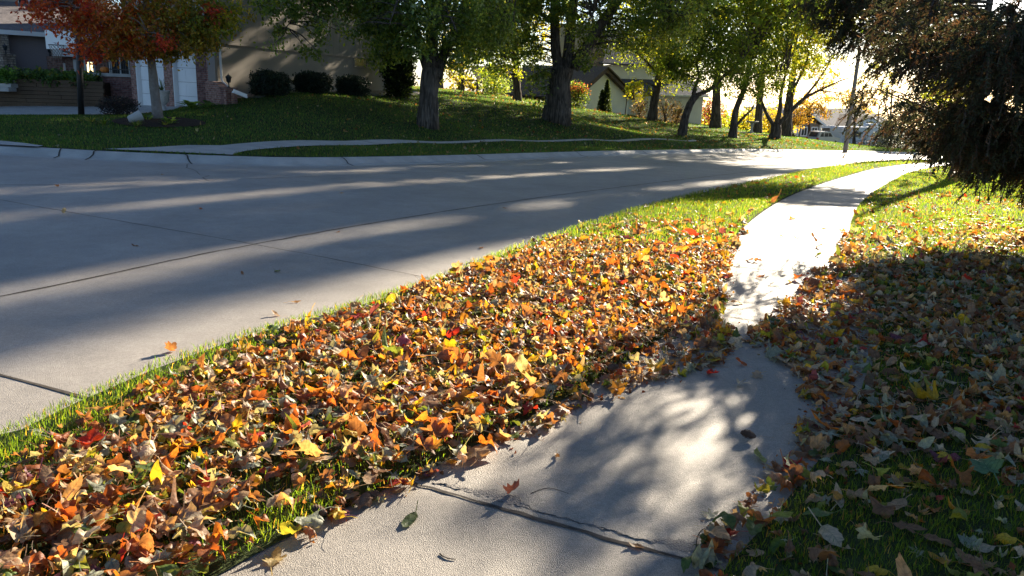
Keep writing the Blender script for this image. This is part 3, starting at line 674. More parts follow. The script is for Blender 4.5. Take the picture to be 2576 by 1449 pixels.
sh = thing('shed', [*pt2(1290, 78), 0], 'low beige shed house with a brown roof far behind the slim tree', 'shed')
D = Frame(pt2(1214, 77), pt2(1385, 79)); zd = az(D, 1290, 209, .3)
mb = MB(); siding(mb, D, [(0, -2), (D.L, -2), (D.L, zd), (0, zd)], .24); mb.build('wall', 'beige', sh)
mb = MB(); slab(mb, [D.W(-.5, .5, zd), D.W(D.L+.5, .5, zd), D.W(D.L+.5, -3, zd+1.5), D.W(-.5, -3, zd+1.5)], .16); mb.build('roof', 'brownshingle', sh)
mb = MB()
for u in (1216, 1318, 1352): mb = MB(); a = ax(D, u); D.box(mb, a-.09, a+.09, .03, .2, -2, zd-.05); mb.build('post', 'darktrim', sh)
# far tan house, garage house
th = thing('house', [*pt2(2070, 116), -5], 'tan single-storey house with slate roof behind the camper', 'house')
K = Frame(pt2(2021, 113), pt2(2096, 116)); ge = az(K, 2030, 312); bz = -8
ap_ = ax(K, 2038); pk = az(K, 2040, 290)
mb = MB(); siding(mb, K, [(0, bz), (ax(K, 2078), bz), (ax(K, 2078), ge-.2), (ap_, pk), (0, ge+.6)], .25); mb.build('wall', 'tan', th)
for u in (2031, 2057):
    a0 = ax(K, u); f_ = MB()
    for b in ((a0-.1, a0+1.25, .03, .10, az(K, u, 343), az(K, u, 343)+.15), (a0-.1, a0+1.25, .03, .10, az(K, u, 319)-.15, az(K, u, 319)), (a0-.1, a0+.08, .03, .101, az(K, u, 343), az(K, u, 319)), (a0+1.07, a0+1.25, .03, .101, az(K, u, 343), az(K, u, 319)), (a0+.54, a0+.62, .03, .09, az(K, u, 343), az(K, u, 319))): K.box(f_, *b)
    w_ = f_.build('window', 'white', th); mb = MB(); K.box(mb, a0+.08, a0+1.07, .03, .05, az(K, u, 343)+.15, az(K, u, 319)-.15); mb.build('pane', 'glass', w_)
for u in (2022, 2078): mb = MB(); a0 = ax(K, u); K.box(mb, a0-.15, a0+.15, .03, .14, bz, ge); mb.build('corner_board', 'white', th)
K2 = Frame(pt2(2079, 117.5), pt2(2260, 122)); 
mb = MB(); siding(mb, K2, [(0, bz), (K2.L, bz), (K2.L, az(K2, 2100, 319)), (0, az(K2, 2100, 319))], .25); mb.build('wall', 'tan', th)
zr = az(K2, 2110, 318, .6); mb = MB()
slab(mb, [K2.W(-4, .8, zr), K2.W(K2.L+.5, .8, zr), K2.W(K2.L+.5, -6, zr+2.4), K2.W(-4, -6, zr+2.4)], .2); mb.build('roof', 'blueshingle', th)
mb = MB(); K2.box(mb, -1.2, K2.L+.5, .8, .95, zr-.25, zr+.1); mb.build('gutter', 'white', th)
mb = MB(); a0, a1_ = ax(K2, 2141, 300, 2.6), ax(K2, 2222, 300, 2.6); ac = ax(K2, 2189, 300, 2.6); zk = az(K2, 2190, 295, 2.6); zk0 = az(K2, 2145, 316, 2.6)
K2.poly(mb, [(a0, zk0), (a1_, zk0), (ac, zk-.3)], 2.2, 2.6); mb.build('gable', 'tan', th)
mb = MB(); K2.poly(mb, [(a0-.6, zk0-.1), (ac, zk), (ac, zk-.5), (a0-.1, zk0-.4)], 2.62, 2.8); K2.poly(mb, [(ac+.003, zk), (a1_+.6, zk0-.1), (a1_+.1, zk0-.4), (ac+.003, zk-.5)], 2.62, 2.8); mb.build('rake_board', 'white', th)
mb = MB(); slab(mb, [K2.W(a0-.7, 2.9, zk0-.05), K2.W(ac, 2.9, zk+.1), K2.W(ac, -4, zk+.1), K2.W(a0-.7, -4, zk0-.05)], .12); slab(mb, [K2.W(ac, 2.9, zk+.11), K2.W(a1_+.7, 2.9, zk0-.04), K2.W(a1_+.7, -4, zk0-.04), K2.W(ac, -4, zk+.11)], .12); mb.build('roof', 'brownshingle', th)
mb = MB(); a0 = ax(K, 2010, 300); slab(mb, [K.W(ap_, .6, pk+.35), K.W(-3.2, .6, ge+.2), K.W(-3.2, -8, ge+.2), K.W(ap_, -8, pk+.35)], .14)
a5 = ax(K, 2083); slab(mb, [K.W(ap_, .6, pk+.36), K.W(ap_, -8, pk+.36), K.W(a5, -8, ge-.15), K.W(a5, .6, ge-.15)], .14); mb.build('roof', 'blueshingle', th)
mb = MB(); K.poly(mb, [(ap_, pk+.2), (a5, ge-.35), (a5, ge-.05), (ap_, pk+.5)], .62, .75); mb.build('rake_board', 'white', th)
mb = MB(); K2.box(mb, 4.4, 6.0, .03, .12, bz, az(K2, 2110, 323)); mb.build('door', 'white', th)
mb = MB(); K.box(mb, -2.2, -.02, -1.5, -1.4, bz, ge-.2); mb.build('side_door', 'beige', th)
gh = thing('house', [*pt2(1985, 112), -5], 'white garage house with a row of door panes, far end of the lawn', 'house')
J = Frame(pt2(1940, 117), pt2(2004, 119)); zj = az(J, 1980, 312)
mb = MB(); siding(mb, J, [(0, bz), (J.L, bz), (J.L, zj), (0, zj)], .25); mb.build('wall', 'whiteside', gh)
mb = MB(); slab(mb, [J.W(-.5, .5, zj), J.W(J.L+.4, .5, zj), J.W(J.L+.4, -5, zj+2.2), J.W(-.5, -5, zj+2.2)], .2); mb.build('roof', 'blueshingle', gh)
mb = MB(); J.box(mb, ax(J, 1958), ax(J, 2002), .03, .08, bz, az(J, 1985, 322)); d_ = mb.build('garage_door', 'white', gh)
mb = MB()
for k in range(6): a0 = ax(J, 1962)+k*.42; J.box(mb, a0, a0+.3, .08, .09, az(J, 1985, 331), az(J, 1985, 327))
mb.build('panes', 'glass', d_)
fh = thing('house', [*pt2(2570, 70), -3], 'sliver of a white building low behind the spruce at the picture edge', 'house')
E_ = Frame(pt2(2528, 68), pt2(2760, 66)); mb = MB(); siding(mb, E_, [(0, -6), (E_.L, -6), (E_.L, az(E_, 2560, 345)), (0, az(E_, 2545, 345))], .25); mb.build('wall', 'whiteside', fh)
mb = MB(); z3 = az(E_, 2545, 345); slab(mb, [E_.W(-.4, .5, z3), E_.W(E_.L, .5, z3), E_.W(E_.L, -4, z3+2), E_.W(-.4, -4, z3+2)], .15); mb.build('roof', 'blueshingle', fh)
# ------------------------------------------------------------------ foliage tools
def unit(v): return v/(np.linalg.norm(v, axis=-1, keepdims=True)+1e-9)
def leaf_quads(mb, c, size, col, droop=.5, wid=.55, fold=.25):
    n = len(c); ax_ = unit(RG.normal(0, 1, (n, 3))+np.array([0, 0, -droop])); r = unit(RG.normal(0, 1, (n, 3)))
    sd_ = unit(np.cross(ax_, r)); nm = np.cross(ax_, sd_); s = np.broadcast_to(size, (n,))[:, None]
    mid_ = c+ax_*s*.45; L = mid_+sd_*s*wid*.5+nm*s*fold*.3; R = mid_-sd_*s*wid*.5+nm*s*fold*.3; tip = c+ax_*s-nm*s*fold*.3
    V = np.stack([c, L, tip, R], 1).reshape(-1, 3)
    mb.add(V, [np.arange(4*n).reshape(n, 4)], np.repeat(col, 4, 0))
def pick(pal, n):
    w_ = np.array([p[1] for p in pal], float); k = RG.choice(len(pal), n, p=w_/w_.sum()); return np.array([p[0] for p in pal])[k]
def crown_pts(c, r, n, per=26, spread=.09, shell=.55):
    """clumped points in an ellipsoid; returns points and clump ids, clump centres"""
    m = max(3, n//per); d = unit(RG.normal(0, 1, (m, 3))); rad = RG.uniform(0, 1, m)**(1/3)
    rad = shell+(1-shell)*rad if shell > 0 else rad
    rad = np.where(RG.uniform(0, 1, m) < .3, RG.uniform(.1, 1, m), rad)
    cc = np.array(c)+d*rad[:, None]*np.array(r)*RG.uniform(.75, 1.12, (m, 1))
    k = RG.integers(0, m, n); sp = spread*np.mean(r)+.12
    p = cc[k]+RG.normal(0, 1, (n, 3))*sp*np.array([1, 1, .75])*RG.uniform(.5, 1.3, m)[k][:, None]
    return p, k, cc
UP = {}
def upper(base, blobs):  # unseen crown tops, added to shade the far lawn and the house
    u = UP.pop('next', None)
    if not u: return []
    h0, h1, R, n, dx = u; out = []
    for q in range(5):
        a = q*2.4; f = q/4; out.append((np.array(base)+[dx+R*.45*math.cos(a), R*.45*math.sin(a), h0+(h1-h0)*f], np.array([R*(1-.35*f), R*(1-.35*f), (h1-h0)*.3])+100, n//5, None))
    return out
def tree(name, label, base, limbs, blobs, pal, leaf=.12, bark='bark', group=None, cat='tree', twigs=True, lean_noise=.03, nring=9, dens=1.0):
    """limbs: [(path pts, r0, r1)]; blobs: [(centre, radii, n, palette or None)]"""
    t = thing(name, base, label, cat, group); mb = MB(); allp = []
    for path, r0, r1 in limbs:
        p = smooth_line(path, max(.25, r0*.9)); k = len(p); p = p+RG.normal(0, lean_noise*r0, p.shape)*np.linspace(0, 1, k)[:, None]
        f = np.linspace(0, 1, k); rr = r0+(r1-r0)*f
        if abs(path[0][2]-base[2]) < .4: rr = rr*(1+.30*np.exp(-f*np.linalg.norm(np.array(path[-1])-np.array(path[0]))/(.9*r0+.12))); p[0] -= [0, 0, .3]
        tube(mb, p, rr, nring if r0 > .12 else 6, rough=.10 if r0 > .12 else 0); allp.append(p)
    allp_ = np.concatenate(allp); cm = MB(); zmin_l = base[2]+.5
    for c, r, n, pl in [(c, r, int(n*dens), pl) for c, r, n, pl in blobs]+upper(base, blobs):
        big_ = r[0] > 90
        r = np.array(r)-(100 if big_ else 0)
        pts_, k, cc = crown_pts(c, r, n)
        cpal = pick(pl or pal, len(cc))
        col = cpal[k]*.6+pick(pl or pal, n)*.4; col = col*RG.uniform(.65, 1.35, (n, 1))*RG.uniform(.75, 1.25, len(cc))[k][:, None]
        leaf_quads(cm, pts_, (leaf if not big_ else max(leaf, .46))*RG.uniform(.6, 1.3, n), col)
        if twigs and not big_:
            for q in cc[::2]:
                d = np.linalg.norm(allp_-q, axis=1)+np.where(allp_[:, 2] > q[2]+.3, .5, 0)
                a = allp_[np.argmin(d)]
                m_ = (a+q)/2+np.array([*RG.normal(0, .12, 2), .12*np.linalg.norm(q-a)])
                L_ = np.linalg.norm(q-a)
                tube(mb, smooth_line([a, m_, q], max(.2, L_/4)), np.linspace(min(.012+.012*L_, .06), .006, len(smooth_line([a, m_, q], max(.2, L_/4)))), 4, cap=False)
    mb.build('trunk', bark, t, True); cm.build('crown', 'foliage', t)
    return t
def blob(u, v, Y, ru, rv, n, pal=None, rd=None):
    s = Y/F; return (P(u, v, Y), (ru*s, (rd or ru)*s, rv*s), n, pal)
def LP(pts): return [P(*p) for p in pts]
def gbase(u, v, Y): p = P(u, v, Y); return np.array([p[0], p[1], g1(p[0], p[1])])
def shrub(name, label, u, v, Y, ru, rv, n, pal, leaf=.05, box=False, cat='shrub', group=None, stems=5, bark='bark', sink=.05, rd=None, droop=.1, power=2.0, m='foliage'):
    """(u,v): base centre in the view at depth Y, half width ru px, height 2*rv px"""
    b = gbase(u, v, Y); s = Y/F; h = 2*rv*s; R = ru*s; t = thing(name, b, label, cat, group)
    d = RG.normal(0, 1, (n, 3)); d = d/((np.abs(d)**power).sum(1)**(1/power))[:, None]
    rad = RG.uniform(.0, 1, n)**(1/2.4); wob = 1+.10*np.sin(d[:, 0]*7+1.3)*np.cos(d[:, 1]*6)+.08*np.sin(d[:, 2]*9+d[:, 0]*5)+RG.normal(0, .05, n)
    p = d*(rad*wob)[:, None]*np.array([R, (rd or R), h/2])+b+np.array([0, 0, h/2-sink])
    p[:, 2] = np.maximum(p[:, 2], b[2]+.03)
    cm = MB(); col = pick(pal, n)*RG.uniform(.6, 1.4, (n, 1)); leaf_quads(cm, p, leaf*RG.uniform(.6, 1.4, n), col, droop)
    mb = MB()
    for k in range(stems):
        a = RG.uniform(0, 2*PI); q = np.array([math.cos(a)*R*.6, math.sin(a)*R*.6, h*.7])
        tube(mb, smooth_line([b-[0, 0, .05], b+q*[.3, .3, .5], b+q], .15), .012+.01*R, 5)
    mb.build('stems', bark, t); cm.build('foliage', m, t); return t
def strap_clump(name, label, u, v, Y, n, L, w_, pal, cat='plant', group=None, arch=.6, broad=False):
    b = gbase(u, v, Y); mb = MB(); k = 6
    for i in range(n):
        a = RG.uniform(0, 2*PI); l = L*RG.uniform(.6, 1.15); e = RG.uniform(.5, 1.35); rr = RG.uniform(0, .12)*L
        t = np.linspace(0, 1, k); out = rr+l*(np.cos(e)*t+.25*arch*t*t); zz_ = l*(np.sin(e)*t-arch*t*t*.8*np.sin(e)); zz_ = np.maximum(zz_, .02)
        dr = np.array([math.cos(a), math.sin(a)]); sdv = np.array([-dr[1], dr[0]])
        ww = w_*RG.uniform(.7, 1.2)*(np.sin(PI*np.clip(t*.92+.05, 0, 1))**.7 if broad else (1-t)**.6*np.minimum(1, .5+t*3))
        if broad: ww = ww*np.where(t < .45, .12, 1)
        c = np.column_stack([dr[0]*out, dr[1]*out, zz_])+b
        V = np.concatenate([c+np.column_stack([sdv[0]*ww/2, sdv[1]*ww/2, ww*.12]), c-np.column_stack([sdv[0]*ww/2, sdv[1]*ww/2, -ww*.12])])
        j = np.arange(k-1); mb.add(V, [np.stack([j, j+1, k+j+1, k+j], 1)], pick(pal, 1)[0]*RG.uniform(.6, 1.4))
    return tag(mb.build(name, 'foliage', loc=b), label, cat, group)
GREEN = [((.075, .13, .026), 3), ((.11, .17, .03), 2), ((.05, .085, .02), 2), ((.22, .22, .04), .9)]
YGREEN = [((.16, .21, .02), 3), ((.25, .26, .02), 2.5), ((.08, .12, .02), 2), ((.27, .24, .03), 1)]
MAPLE = [((.09, .145, .04), 4), ((.13, .185, .045), 2.5), ((.22, .27, .19), .9), ((.22, .24, .04), 1.7), ((.05, .08, .025), 1.5)]
RED = [((.30, .045, .03), 4), ((.36, .09, .03), 2), ((.20, .035, .03), 1.5), ((.22, .12, .03), 1)]
ORNG = [((.31, .11, .03), 3), ((.28, .13, .03), 2), ((.20, .13, .03), 2), ((.42, .06, .03), 1)]
OLIVE = [((.17, .16, .03), 3), ((.25, .17, .03), 2), ((.11, .13, .03), 2), ((.33, .10, .03), .5), ((.33, .24, .04), 1)]
AMBER = [((.23, .15, .03), 3), ((.20, .10, .025), 2), ((.24, .18, .03), 2), ((.14, .075, .025), 1), ((.12, .14, .03), 1)]
YELL = [((.27, .22, .025), 3), ((.22, .20, .025), 2), ((.18, .19, .03), 1.5), ((.24, .16, .025), 1)]
DARK = [((.018, .030, .014), 3), ((.028, .042, .016), 2), ((.012, .02, .01), 2)]
YEW = [((.014, .028, .016), 3), ((.022, .040, .020), 2), ((.010, .018, .011), 2)]
BROWNS = [((.10, .07, .05), 3), ((.15, .11, .08), 2), ((.07, .05, .05), 2), ((.09, .10, .03), 1)]
# ------------------------------------------------------------------ planting and small things by the left house
def GB(u, v, Y): return gbase(u, v, Y)
for (u, v, Y, ru, rv, lb) in ((681, 233, 31.2, 45, 29, 'widest clipped dark yew under the grey wall, next to the lantern pillar'), (788, 233, 33.6, 43, 26, 'clipped dark yew between the two other yews under the grey wall'), (888, 236, 36, 38, 24, 'smallest clipped dark yew, nearest the big maple trunk')):
    shrub('yew', lb, u, v, Y, ru, rv, 11000, YEW, .075, group='clipped yews along the grey wall', power=4, stems=4, droop=-.4, m='evergreen')
# mulch and gravel strip at the foot of the wall
ms = [np.array([W.W(a, b, 0)[:2] for a in np.linspace(.5, aend+2, 30)]) for b in (.0, .5, 1.0, 1.5)]
strip('gravel_strip', 'gravel', ms, lambda x, y: gz(x, y)+.03)
# red maple
b = GB(398, 297, 24.5)
RM = [(LP([(398, 297, 24.5), (388, 220, 24.5), (380, 150, 24.5), (374, 80, 24.5), (366, -20, 24.6), (362, -160, 24.8)]), .145, .05),
      (LP([(380, 150, 24.5), (340, 110, 24.2), (270, 60, 23.9), (180, 10, 23.7)]), .05, .015), (LP([(378, 135, 24.5), (420, 90, 24.7), (490, 50, 24.9), (570, 20, 25.1)]), .05, .015),
      (LP([(374, 80, 24.5), (320, 10, 24.6), (250, -80, 24.6)]), .05, .015), (LP([(370, 40, 24.5), (430, -30, 24.6), (500, -120, 24.6)]), .05, .015), (LP([(376, 120, 24.5), (370, 80, 23.6), (350, 40, 23)]), .04, .012), (LP([(374, 100, 24.5), (390, 60, 25.5), (400, 20, 26)]), .04, .012)]
RB = [blob(135, 20, 23.7, 70, 50, 1500, RED), blob(115, -60, 23.7, 60, 60, 1100, RED), blob(210, 45, 23.9, 55, 60, 1300, RED+ORNG), blob(225, 125, 23.9, 36, 24, 420, RED), blob(280, 60, 24.0, 70, 60, 1800, ORNG), blob(300, 115, 24.0, 50, 30, 700, OLIVE+ORNG),
      blob(360, 50, 24.3, 80, 75, 2200, ORNG+OLIVE), blob(350, 125, 23.9, 50, 25, 600, ORNG), blob(430, 60, 24.7, 80, 70, 2100, OLIVE), blob(405, 128, 24.5, 45, 22, 500, OLIVE), blob(470, 118, 24.6, 55, 25, 800, OLIVE), blob(510, 50, 24.9, 70, 65, 1800, OLIVE+GREEN), blob(575, 40, 25.1, 46, 50, 800, OLIVE+YGREEN), blob(545, 25, 24.4, 22, 16, 160, RED), blob(430, 100, 23.6, 30, 14, 180, RED), blob(505, 95, 24.9, 50, 22, 500, OLIVE),
      blob(250, -110, 24.4, 110, 80, 2000, ORNG), blob(450, -110, 24.7, 120, 90, 2200, OLIVE), blob(360, -230, 24.6, 110, 90, 1800, ORNG)]
tree('maple_tree', 'young red maple with crimson to yellow-green leaves and a slim pale trunk', b, RM, RB, OLIVE, .125, 'pale_bark')
# planting bed of the red maple
bb = [np.array([GB(400+math.cos(a)*118*f, 308+math.sin(a)*13*f, 23.6+math.sin(a)*-1.3*f)[:2] for a in np.linspace(0, 2*PI, 41)]) for f in (1.0, .7, .35, .01)]
strip('mulch_bed', 'mulch', bb, lambda x, y: gz(x, y)+.035)
for i, (u, v, Y, n, L) in enumerate(((232, 318, 23.4, 70, .42), (262, 322, 22.9, 70, .40), (345, 327, 22.6, 60, .40), (415, 318, 22.9, 40, .30))):
    strap_clump('grass_plant', ['arching strap-leaved clump at the left end of the maple bed', 'strap-leaved clump in front of the dark barberry', 'strap-leaved clump in front of the tipped grey pot', 'small strap-leaved clump in front of the red maple trunk'][i], u, v, Y, n, L, .022, GREEN+[((.30, .24, .10), 1.2)], group='strap-leaved plants in the maple bed')
for i, (u, v, Y, n, L, w_) in enumerate(((430, 312, 23.2, 26, .42, .14), (372, 300, 24.0, 20, .34, .12), (482, 280, 28.4, 34, .62, .22), (520, 276, 28.8, 14, .5, .16))):
    strap_clump('hosta', ['broad-leaved hosta right of the red maple trunk', 'broad-leaved hosta left of the red maple trunk', 'large hosta in front of the right garage door', 'hosta with wilting stalks by the brick wing wall'][i], u, v, Y, n, L, w_, [((.07, .13, .035), 3), ((.12, .19, .05), 2), ((.2, .24, .07), .6)], cat='hosta', group='hostas near the garage', broad=True)
shrub('barberry', 'dark purplish barberry between the hoop pole and the red maple', 300, 296, 26.2, 47, 25, 4200, [((.030, .022, .024), 3), ((.024, .032, .022), 2), ((.06, .03, .028), 1)], .05, power=2.4, m='evergreen')
mb = MB(); pb = P(340, 312, 23.0); rx_ = Matrix.Rotation(math.radians(78), 3, 'Y')@Matrix.Rotation(0, 3, 'Z'); Rm = np.array(Matrix.Rotation(math.radians(35), 3, 'Z')@Matrix.Rotation(math.radians(70), 3, 'Y'))
gzp = g1(pb[0], pb[1])
lathe(mb, [(.001, .0), (.08, .0), (.10, .02), (.16, .34), (.18, .37), (.17, .37), (.15, .34), (.09, .04), (.001, .03)], (pb[0]-.18, pb[1], gzp+.14), 18, axis=Rm)
tag(mb.build('tipped_pot', 'curb', own_origin=True, smooth=True), 'grey pot lying tipped over in the maple bed', 'pot')
# urn with spiky plant
b = GB(410, 268, 29.6); t = thing('urn_planter', b, 'pale cast urn with a spiky plant beside the brick door pier', 'planter')
mb = MB(); lathe(mb, [(.17, 0), (.17, .06), (.10, .10), (.08, .18), (.12, .24), (.22, .34), (.245, .55), (.27, .68), (.29, .72), (.25, .73), (.22, .68), (.001, .66)], b, 20); mb.build('urn', 'urn', t, True)
mb = MB()
for k in range(34):
    a = RG.uniform(0, 2*PI); e = RG.uniform(.5, 1.45); l = RG.uniform(.35, .7); p0 = b+[0, 0, .68]; p1 = p0+np.array([math.cos(a)*math.cos(e), math.sin(a)*math.cos(e), math.sin(e)])*l*.6; p2 = p1+np.array([math.cos(a)*math.cos(e)*1.1, math.sin(a)*math.cos(e)*1.1, math.sin(e)*.55])*l*.4
    sdv = np.array([-math.sin(a), math.cos(a), 0])*.014; mb.add([p0-sdv, p0+sdv, p1+sdv*.7, p1-sdv*.7, p2], [[[0, 1, 2, 3]], [[3, 2, 4]]], np.array((.07, .11, .05))*RG.uniform(.6, 1.4))
mb.build('spiky_plant', 'foliage', t)
# ground cover on the timber wall
mb = MB()
for k in range(300):
    a = RG.uniform(ax(T, 22), T.L*.93); b0 = RG.uniform(-1.7, .03); c = T.W(a, b0, z1_+RG.uniform(-.05, .28)*(1-.5*(a/T.L)))
    n = 16; leaf_quads(mb, c+RG.normal(0, .1, (n, 3)), .13*RG.uniform(.6, 1.4, n), pick([((.06, .115, .04), 3), ((.09, .15, .05), 2), ((.04, .07, .03), 2), ((.17, .16, .04), .4)], n)*RG.uniform(.7, 1.3, (n, 1)), .2, .8)
tag(mb.build('foliage', 'foliage', own_origin=True), 'low leafy ground cover spilling over the timber wall', 'plants', kind='stuff')
mb = MB()
for k in range(40):
    c = P(RG.uniform(-10, 32), RG.uniform(178, 205), 32.0); n = 16; leaf_quads(mb, c+RG.normal(0, .08, (n, 3)), .13, pick([((.07, .14, .04), 3), ((.10, .19, .05), 2)], n)*RG.uniform(.7, 1.3, (n, 1)), .2, .8)
tag(mb.build('bush', 'foliage', own_origin=True), 'bright green leafy bush at the left picture edge by the steps', 'bush')
# pumpkin
mb = MB(); c = Q.W(ax(Q, 262), -.15, zc+.13); n = 24
th_ = np.arange(n)*2*PI/n; rr = .17*(1+.06*np.cos(th_*9)); V = []
for f in np.linspace(-1, 1, 9): r_ = math.sqrt(max(0, 1-f*f))**.8; V.append(np.column_stack([np.cos(th_)*rr*(r_+.02), np.sin(th_)*rr*(r_+.02), np.full(n, .14+.13*f)]))
V = np.concatenate(V)+c; i, j = np.meshgrid(np.arange(8), np.arange(n), indexing='ij')
mb.add(V, [np.stack([i*n+j, i*n+(j+1) % n, (i+1)*n+(j+1) % n, (i+1)*n+j], -1).reshape(-1, 4)]); pk_ = mb.build('pumpkin', 'pumpkin', loc=c, smooth=True)
mb = MB(); tube(mb, [c+[0, 0, .25], c+[.02, 0, .33]], [.025, .015], 6); mb.build('stem', 'timber', pk_); tag(pk_, 'orange pumpkin on the grey cap of the porch wall', 'pumpkin')
# basketball hoop
b = GB(204, 292, 25.8); t = thing('basketball_hoop', b, 'basketball hoop on a black pole at the edge of the driveway', 'basketball hoop')
mb = MB(); top = P(197, 70, 25.8); tube(mb, [b-[0, 0, .2], b+(top-b)*.5, top], [.095, .09, .085], 14); mb.build('pole', 'iron', t, True)
Fb = Frame(pt2(132, 27.4), pt2(204, 26.7)); zb0, zb1 = az(Fb, 160, 124), az(Fb, 160, 76)
mb = MB(); Fb.box(mb, 0, Fb.L, -.03, .03, zb0, zb1); mb.build('backboard', 'white', t)
mb = MB(); am_ = Fb.W(Fb.L*.5, -.04, (zb0+zb1)/2); tube(mb, [top-[0, 0, .1], am_+[.1, .2, .1]], .045, 8); tube(mb, [top-[0, 0, .8], am_-[0, 0, .35]], .035, 8); mb.build('arm', 'iron', t)
rc_ = Fb.W(ax(Fb, 172), .30, zb0+.12); mb = MB(); th_ = np.linspace(0, 2*PI, 25)
tube(mb, np.column_stack([rc_[0]+.225*np.cos(th_), rc_[1]+.225*np.sin(th_), np.full(25, rc_[2])]), .01, 6); mb.build('rim', 'iron', t)
mb = MB()
for k in range(12):
    for sg in (1, -1):
        a0 = k*PI/6; l = []
        for q in range(7): f = q/6; a = a0+sg*f*PI*.55; r_ = .225*(1-.45*min(1, f*1.2)); l.append(rc_+np.array([r_*math.cos(a), r_*math.sin(a), -.42*f]))
        tube(mb, l, .006, 4, cap=False)
mb.build('net', 'trim', t)
mb = MB(); boxat(mb, P(603, 238, 28.8), (.5, .22, .06), .6, tilt=Matrix.Rotation(.35, 3, 'Y')); boxat(mb, P(603, 236.5, 28.8)+np.array([-.03, .13, .03]), (.5, .03, .1), .6, tilt=Matrix.Rotation(.35, 3, 'Y'))
tag(mb.build('splash_block', 'white', own_origin=True), 'white downspout end sticking out beyond the lantern pillar', 'downspout end')
# ------------------------------------------------------------------ big maples and the trees of the far lawn
def g_b(u, v, Y): return gbase(u, v, Y)
b = g_b(1078, 306, 31.0)
big1 = [([b, *LP([(1078, 260, 31), (1080, 215, 31), (1086, 170, 31)])], .37, .35),
        (LP([(1084, 190, 31), (1062, 130, 30.8), (1040, 60, 30.5), (1015, -40, 30), (990, -200, 29.5)]), .22, .08), (LP([(1088, 175, 31), (1086, 90, 31.2), (1092, 0, 31.3), (1100, -160, 31.5), (1095, -330, 31.6)]), .27, .06), (LP([(1098, 195, 31), (1118, 130, 31.4), (1148, 70, 31.8), (1175, -20, 32.2), (1215, -180, 32.6)]), .22, .07),
        (LP([(1040, 60, 30.5), (960, 10, 29.8), (860, -20, 29), (770, 10, 28.6), (720, 70, 28.4)]), .10, .015), (LP([(990, -200, 29.5), (860, -240, 28.8), (740, -150, 28.2), (690, -60, 28), (675, 20, 28)]), .08, .012), (LP([(1148, 70, 31.8), (1220, 40, 32), (1290, 60, 32.3)]), .09, .02), (LP([(1015, -40, 30), (1000, 0, 28.5), (980, 60, 27.8)]), .08, .015), (LP([(1092, 0, 31.3), (1120, 20, 29.6), (1150, 80, 28.7)]), .08, .015)]
bl1 = [blob(960, 20, 29.6, 90, 75, 2600), blob(990, 90, 29.8, 65, 60, 1500), blob(960, 130, 31, 40, 50, 500), blob(1060, 30, 29.6, 80, 60, 2200), blob(1150, 40, 30.5, 75, 70, 2200), blob(1150, 130, 31, 55, 50, 900), blob(1230, 60, 32, 75, 70, 2200), blob(1050, 120, 29.6, 40, 30, 400), blob(860, -10, 29, 90, 55, 1900), blob(900, 60, 29, 40, 40, 350),
       blob(720, 20, 28.2, 50, 40, 420), blob(705, 80, 28.3, 22, 30, 130), blob(790, 60, 28.4, 35, 35, 220), blob(765, 118, 28.5, 28, 18, 90), blob(690, 118, 28.3, 20, 10, 45), blob(660, 10, 28, 30, 30, 160), blob(745, -50, 28.2, 100, 50, 1600), blob(830, 20, 28.8, 30, 40, 200), blob(805, 110, 28.6, 10, 40, 110),
       blob(900, -150, 29.4, 170, 110, 4200), blob(1100, -150, 31, 170, 130, 4800), blob(1250, -140, 32.2, 120, 120, 3000), blob(1060, -330, 31, 200, 120, 4200), blob(860, -290, 29.5, 140, 90, 2600), blob(1240, -300, 32, 120, 90, 2400)]
UP['next'] = (10, 22, 6.0, 7000, 1)
tree('maple_tree', 'big forked silver maple with a broad grey trunk beside the grey wall', b, big1, bl1, MAPLE, .145, dens=1.25)
b = g_b(1402, 298, 42)
big2 = [([b, *LP([(1403, 250, 42), (1408, 200, 42), (1420, 165, 42)])], .64, .54),
        (LP([(1408, 190, 42), (1398, 130, 42), (1396, 60, 42), (1392, -40, 42), (1380, -200, 42)]), .30, .08), (LP([(1424, 180, 42), (1432, 110, 42.2), (1440, 30, 42.4), (1455, -120, 42.6), (1450, -260, 42.6)]), .32, .07), (LP([(1440, 170, 42), (1478, 115, 42), (1520, 50, 42), (1560, -10, 42), (1620, -120, 42), (1660, -240, 42)]), .34, .08),
        (LP([(1396, 60, 42), (1330, 20, 41.5), (1270, 30, 41), (1230, 90, 40.7)]), .12, .02), (LP([(1520, 50, 42), (1500, 20, 40.5), (1490, 40, 39.5)]), .1, .02), (LP([(1560, -10, 42), (1640, -10, 41.5), (1720, 40, 41)]), .12, .02)]
bl2 = [blob(1270, 30, 41, 80, 75, 2200), blob(1230, 110, 40.7, 60, 60, 1200), blob(1320, 90, 41.5, 55, 60, 1300), blob(1345, 160, 41.4, 40, 50, 650), blob(1420, 20, 40.4, 60, 40, 900), blob(1460, 70, 40, 40, 30, 380), blob(1475, 125, 40, 30, 35, 260), blob(1350, 10, 41, 70, 60, 1700), blob(1520, 0, 41, 50, 35, 700), blob(1540, 90, 42.6, 55, 55, 900), blob(1610, 60, 42, 80, 70, 2200), blob(1690, 60, 41.4, 80, 70, 2200), blob(1465, 170, 40.5, 16, 20, 90), blob(1350, 230, 41.4, 24, 50, 260),
       blob(1400, -130, 41.6, 200, 110, 5200), blob(1620, -120, 42, 180, 110, 4600), blob(1480, -280, 42, 220, 100, 4600)]
UP['next'] = (10, 25, 8.5, 12000, 1)
tree('maple_tree', 'largest forked maple with a thick flared dark trunk in the middle of the far lawn', b, big2, bl2, MAPLE, .165, dens=1.3)
